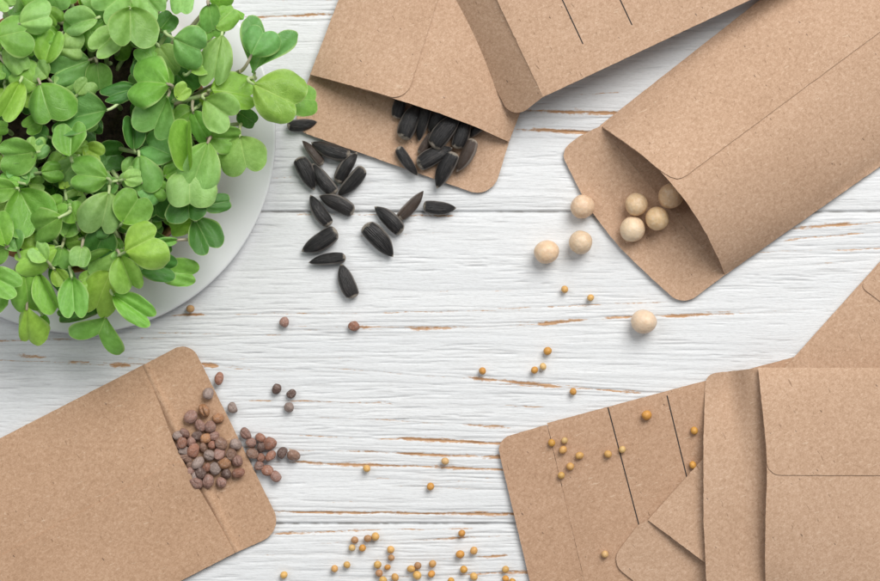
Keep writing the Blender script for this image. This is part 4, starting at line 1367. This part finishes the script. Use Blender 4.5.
vis = [i for i in range(len(SEEDLINGS)) if labels[i] is None and (i < len(pairs) or SEEDLINGS[i][0][5] > 23.5 and tips[i][0] > -2 and tips[i][1] > -2)]
low = [i for i in range(len(SEEDLINGS)) if labels[i] is None and i not in vis]
vl = rank_labels([tips[i] for i in vis], 12, '{c} seedling, {k} from left in {r} band down of the leafy clump', [CN[SEEDLINGS[i][0][7]] for i in vis])
for i, l in zip(vis, vl):
    labels[i] = l
for i in low:
    mid = SEEDLINGS[i][0][5] > 23.5
    inside = tips[i][0] > -20 and tips[i][1] > -20
    labels[i] = ('small seedling filling a gap between larger leaves of the clump' if mid else 'low seedling shaded beneath taller leaves of the clump') if inside else 'seedling at the far rim of the clump beyond the plate middle'

for i, ls in enumerate(SEEDLINGS):
    jx, jy = junctions[i]
    jz = max(min(l[5] for l in ls) * MM - 3.5 * MM, SOILZ + 1.5 * MM)
    if len(ls) == 1:
        l0 = ls[0]; dl = Vector((l0[2] - l0[0], l0[3] - l0[1])).normalized() * rr.uniform(9, 19)
        ja = rr.uniform(-0.5, 0.5)
        jx -= dl.x * math.cos(ja) - dl.y * math.sin(ja); jy -= dl.x * math.sin(ja) + dl.y * math.cos(ja)
    J = at(jx, jy, jz)
    # root drawn in towards the middle of the tray
    v = Vector((J.x - pc.x, J.y - pc.y)); dist = v.length
    rmax = RPOT * 0.84
    k = min(0.72, rmax / max(dist, 1e-6)) if dist > RPOT * 0.5 else 0.85
    R0 = Vector((pc.x + v.x * k, pc.y + v.y * k, SOILZ - 0.5 * MM))
    root = empty('radish_seedling', R0)
    tag(root, labels[i], 'seedling', 'radish seedlings in the growing tray')
    co = []; faces = []
    up = Vector((0, 0, (J.z - R0.z)))
    pts = bez(R0, R0 + up * 0.5 + Vector((rr.uniform(-1, 1), rr.uniform(-1, 1), 0)) * MM * 3, J - Vector((v.x, v.y, 0)) * 0.10 - up * 0.18, J)
    tube(co, faces, [p - R0 for p in pts], 0.75 * MM, 0.62 * MM)
    for l in ls:
        B = at(l[0], l[1], l[5] * MM)
        tdir = (at(l[2], l[3], l[5] * MM) - B).normalized()
        e = B + tdir * 0.6 * MM
        tube(co, faces, [q - R0 for q in bez(J - Vector((0, 0, 0.3 * MM)), J + (pts[-1] - pts[-2]) * 0.8, B - tdir * (B - J).length * 0.4, e, 6)], 0.58 * MM, 0.42 * MM)
    stem = link('stem', mesh_np('stem', co, faces), STEM, root)
    stem.color = (*rr.choice([(0.46, 0.58, 0.27), (0.50, 0.62, 0.30), (0.42, 0.52, 0.25), (0.40, 0.36, 0.25)]), 1)
    for l in ls:
        bx, by, tx, ty, w, z, sh, cc = l
        z = z * MM
        B = at(bx, by, z); Tp = at(tx, ty, z)
        L = (Tp - B).length * (1.04 if sh != 'v' else 1.3)
        Wd = w * S * (1 - z / H) * 0.97; L *= 0.99
        me = rr.choice(SHAPES[sh])
        o = bpy.data.objects.new('leaf', me); COL.objects.link(o)
        o.parent = root
        o.location = B - R0
        edge = max(0.0, (math.hypot(tx - PCX, ty - PCY) - 120) / 60)
        pitch = rr.uniform(-0.34, 0.34) + 0.10 * min(edge, 1.5)
        if sh == 'v':
            pitch = 0.05
        o.rotation_euler = (rr.uniform(-0.42, 0.42), pitch, math.atan2(Tp.y - B.y, Tp.x - B.x))
        if sh == 'f':
            Wd *= 1.35
        o.scale = (L, Wd, 0.5 * (L + Wd))
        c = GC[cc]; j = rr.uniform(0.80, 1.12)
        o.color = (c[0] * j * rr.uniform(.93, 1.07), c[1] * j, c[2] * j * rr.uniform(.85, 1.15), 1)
    if labels[i].startswith('seedling with the largest bright'):
        hk = ball('seed_husk', 9.5 * S * 0.9, 4.2 * S, 3 * S, 77, 0.12, 14, 18)
        h = link('seed_husk', hk, HUSK, root, at(259, 81, 36.5 * MM) - R0)
        h.rotation_euler = (0.2, 0, 0.75)

# ------------------------------------------------------------------ light and camera
w = bpy.data.worlds.new('World'); scene.world = w; w.use_nodes = True
bg = w.node_tree.nodes['Background']
bg.inputs[0].default_value = (0.95, 0.975, 1.0, 1); bg.inputs[1].default_value = 0.26


def area(name, loc, target, size, power, col):
    l = bpy.data.lights.new(name, 'AREA'); l.shape = 'DISK'; l.size = size; l.energy = power; l.color = col
    o = bpy.data.objects.new(name, l); COL.objects.link(o)
    o.location = loc
    o.rotation_euler = (Vector(target) - Vector(loc)).to_track_quat('-Z', 'Y').to_euler()
    return o


area('studio_softbox', (0.45, 0.85, 1.18), (0, 0, 0), 1.05, 25.5, (1.0, 0.985, 0.96))
area('fill_softbox', (-0.85, 0.55, 1.15), (0, 0, 0), 0.9, 5.2, (0.97, 0.985, 1.0))

cam = bpy.data.cameras.new('camera'); co_ = bpy.data.objects.new('camera', cam); COL.objects.link(co_)
co_.location = (0, 0, H); co_.rotation_euler = (0, 0, 0)
cam.sensor_width = 36; cam.lens = 36 * H / (880 * S); cam.clip_start = 0.01; cam.clip_end = 50
scene.camera = co_
scene.view_settings.view_transform = 'Standard'; scene.view_settings.look = 'None'
scene.view_settings.exposure = 0; scene.view_settings.gamma = 1
scene.cycles.use_denoising = True
scene.cycles.max_bounces = 8
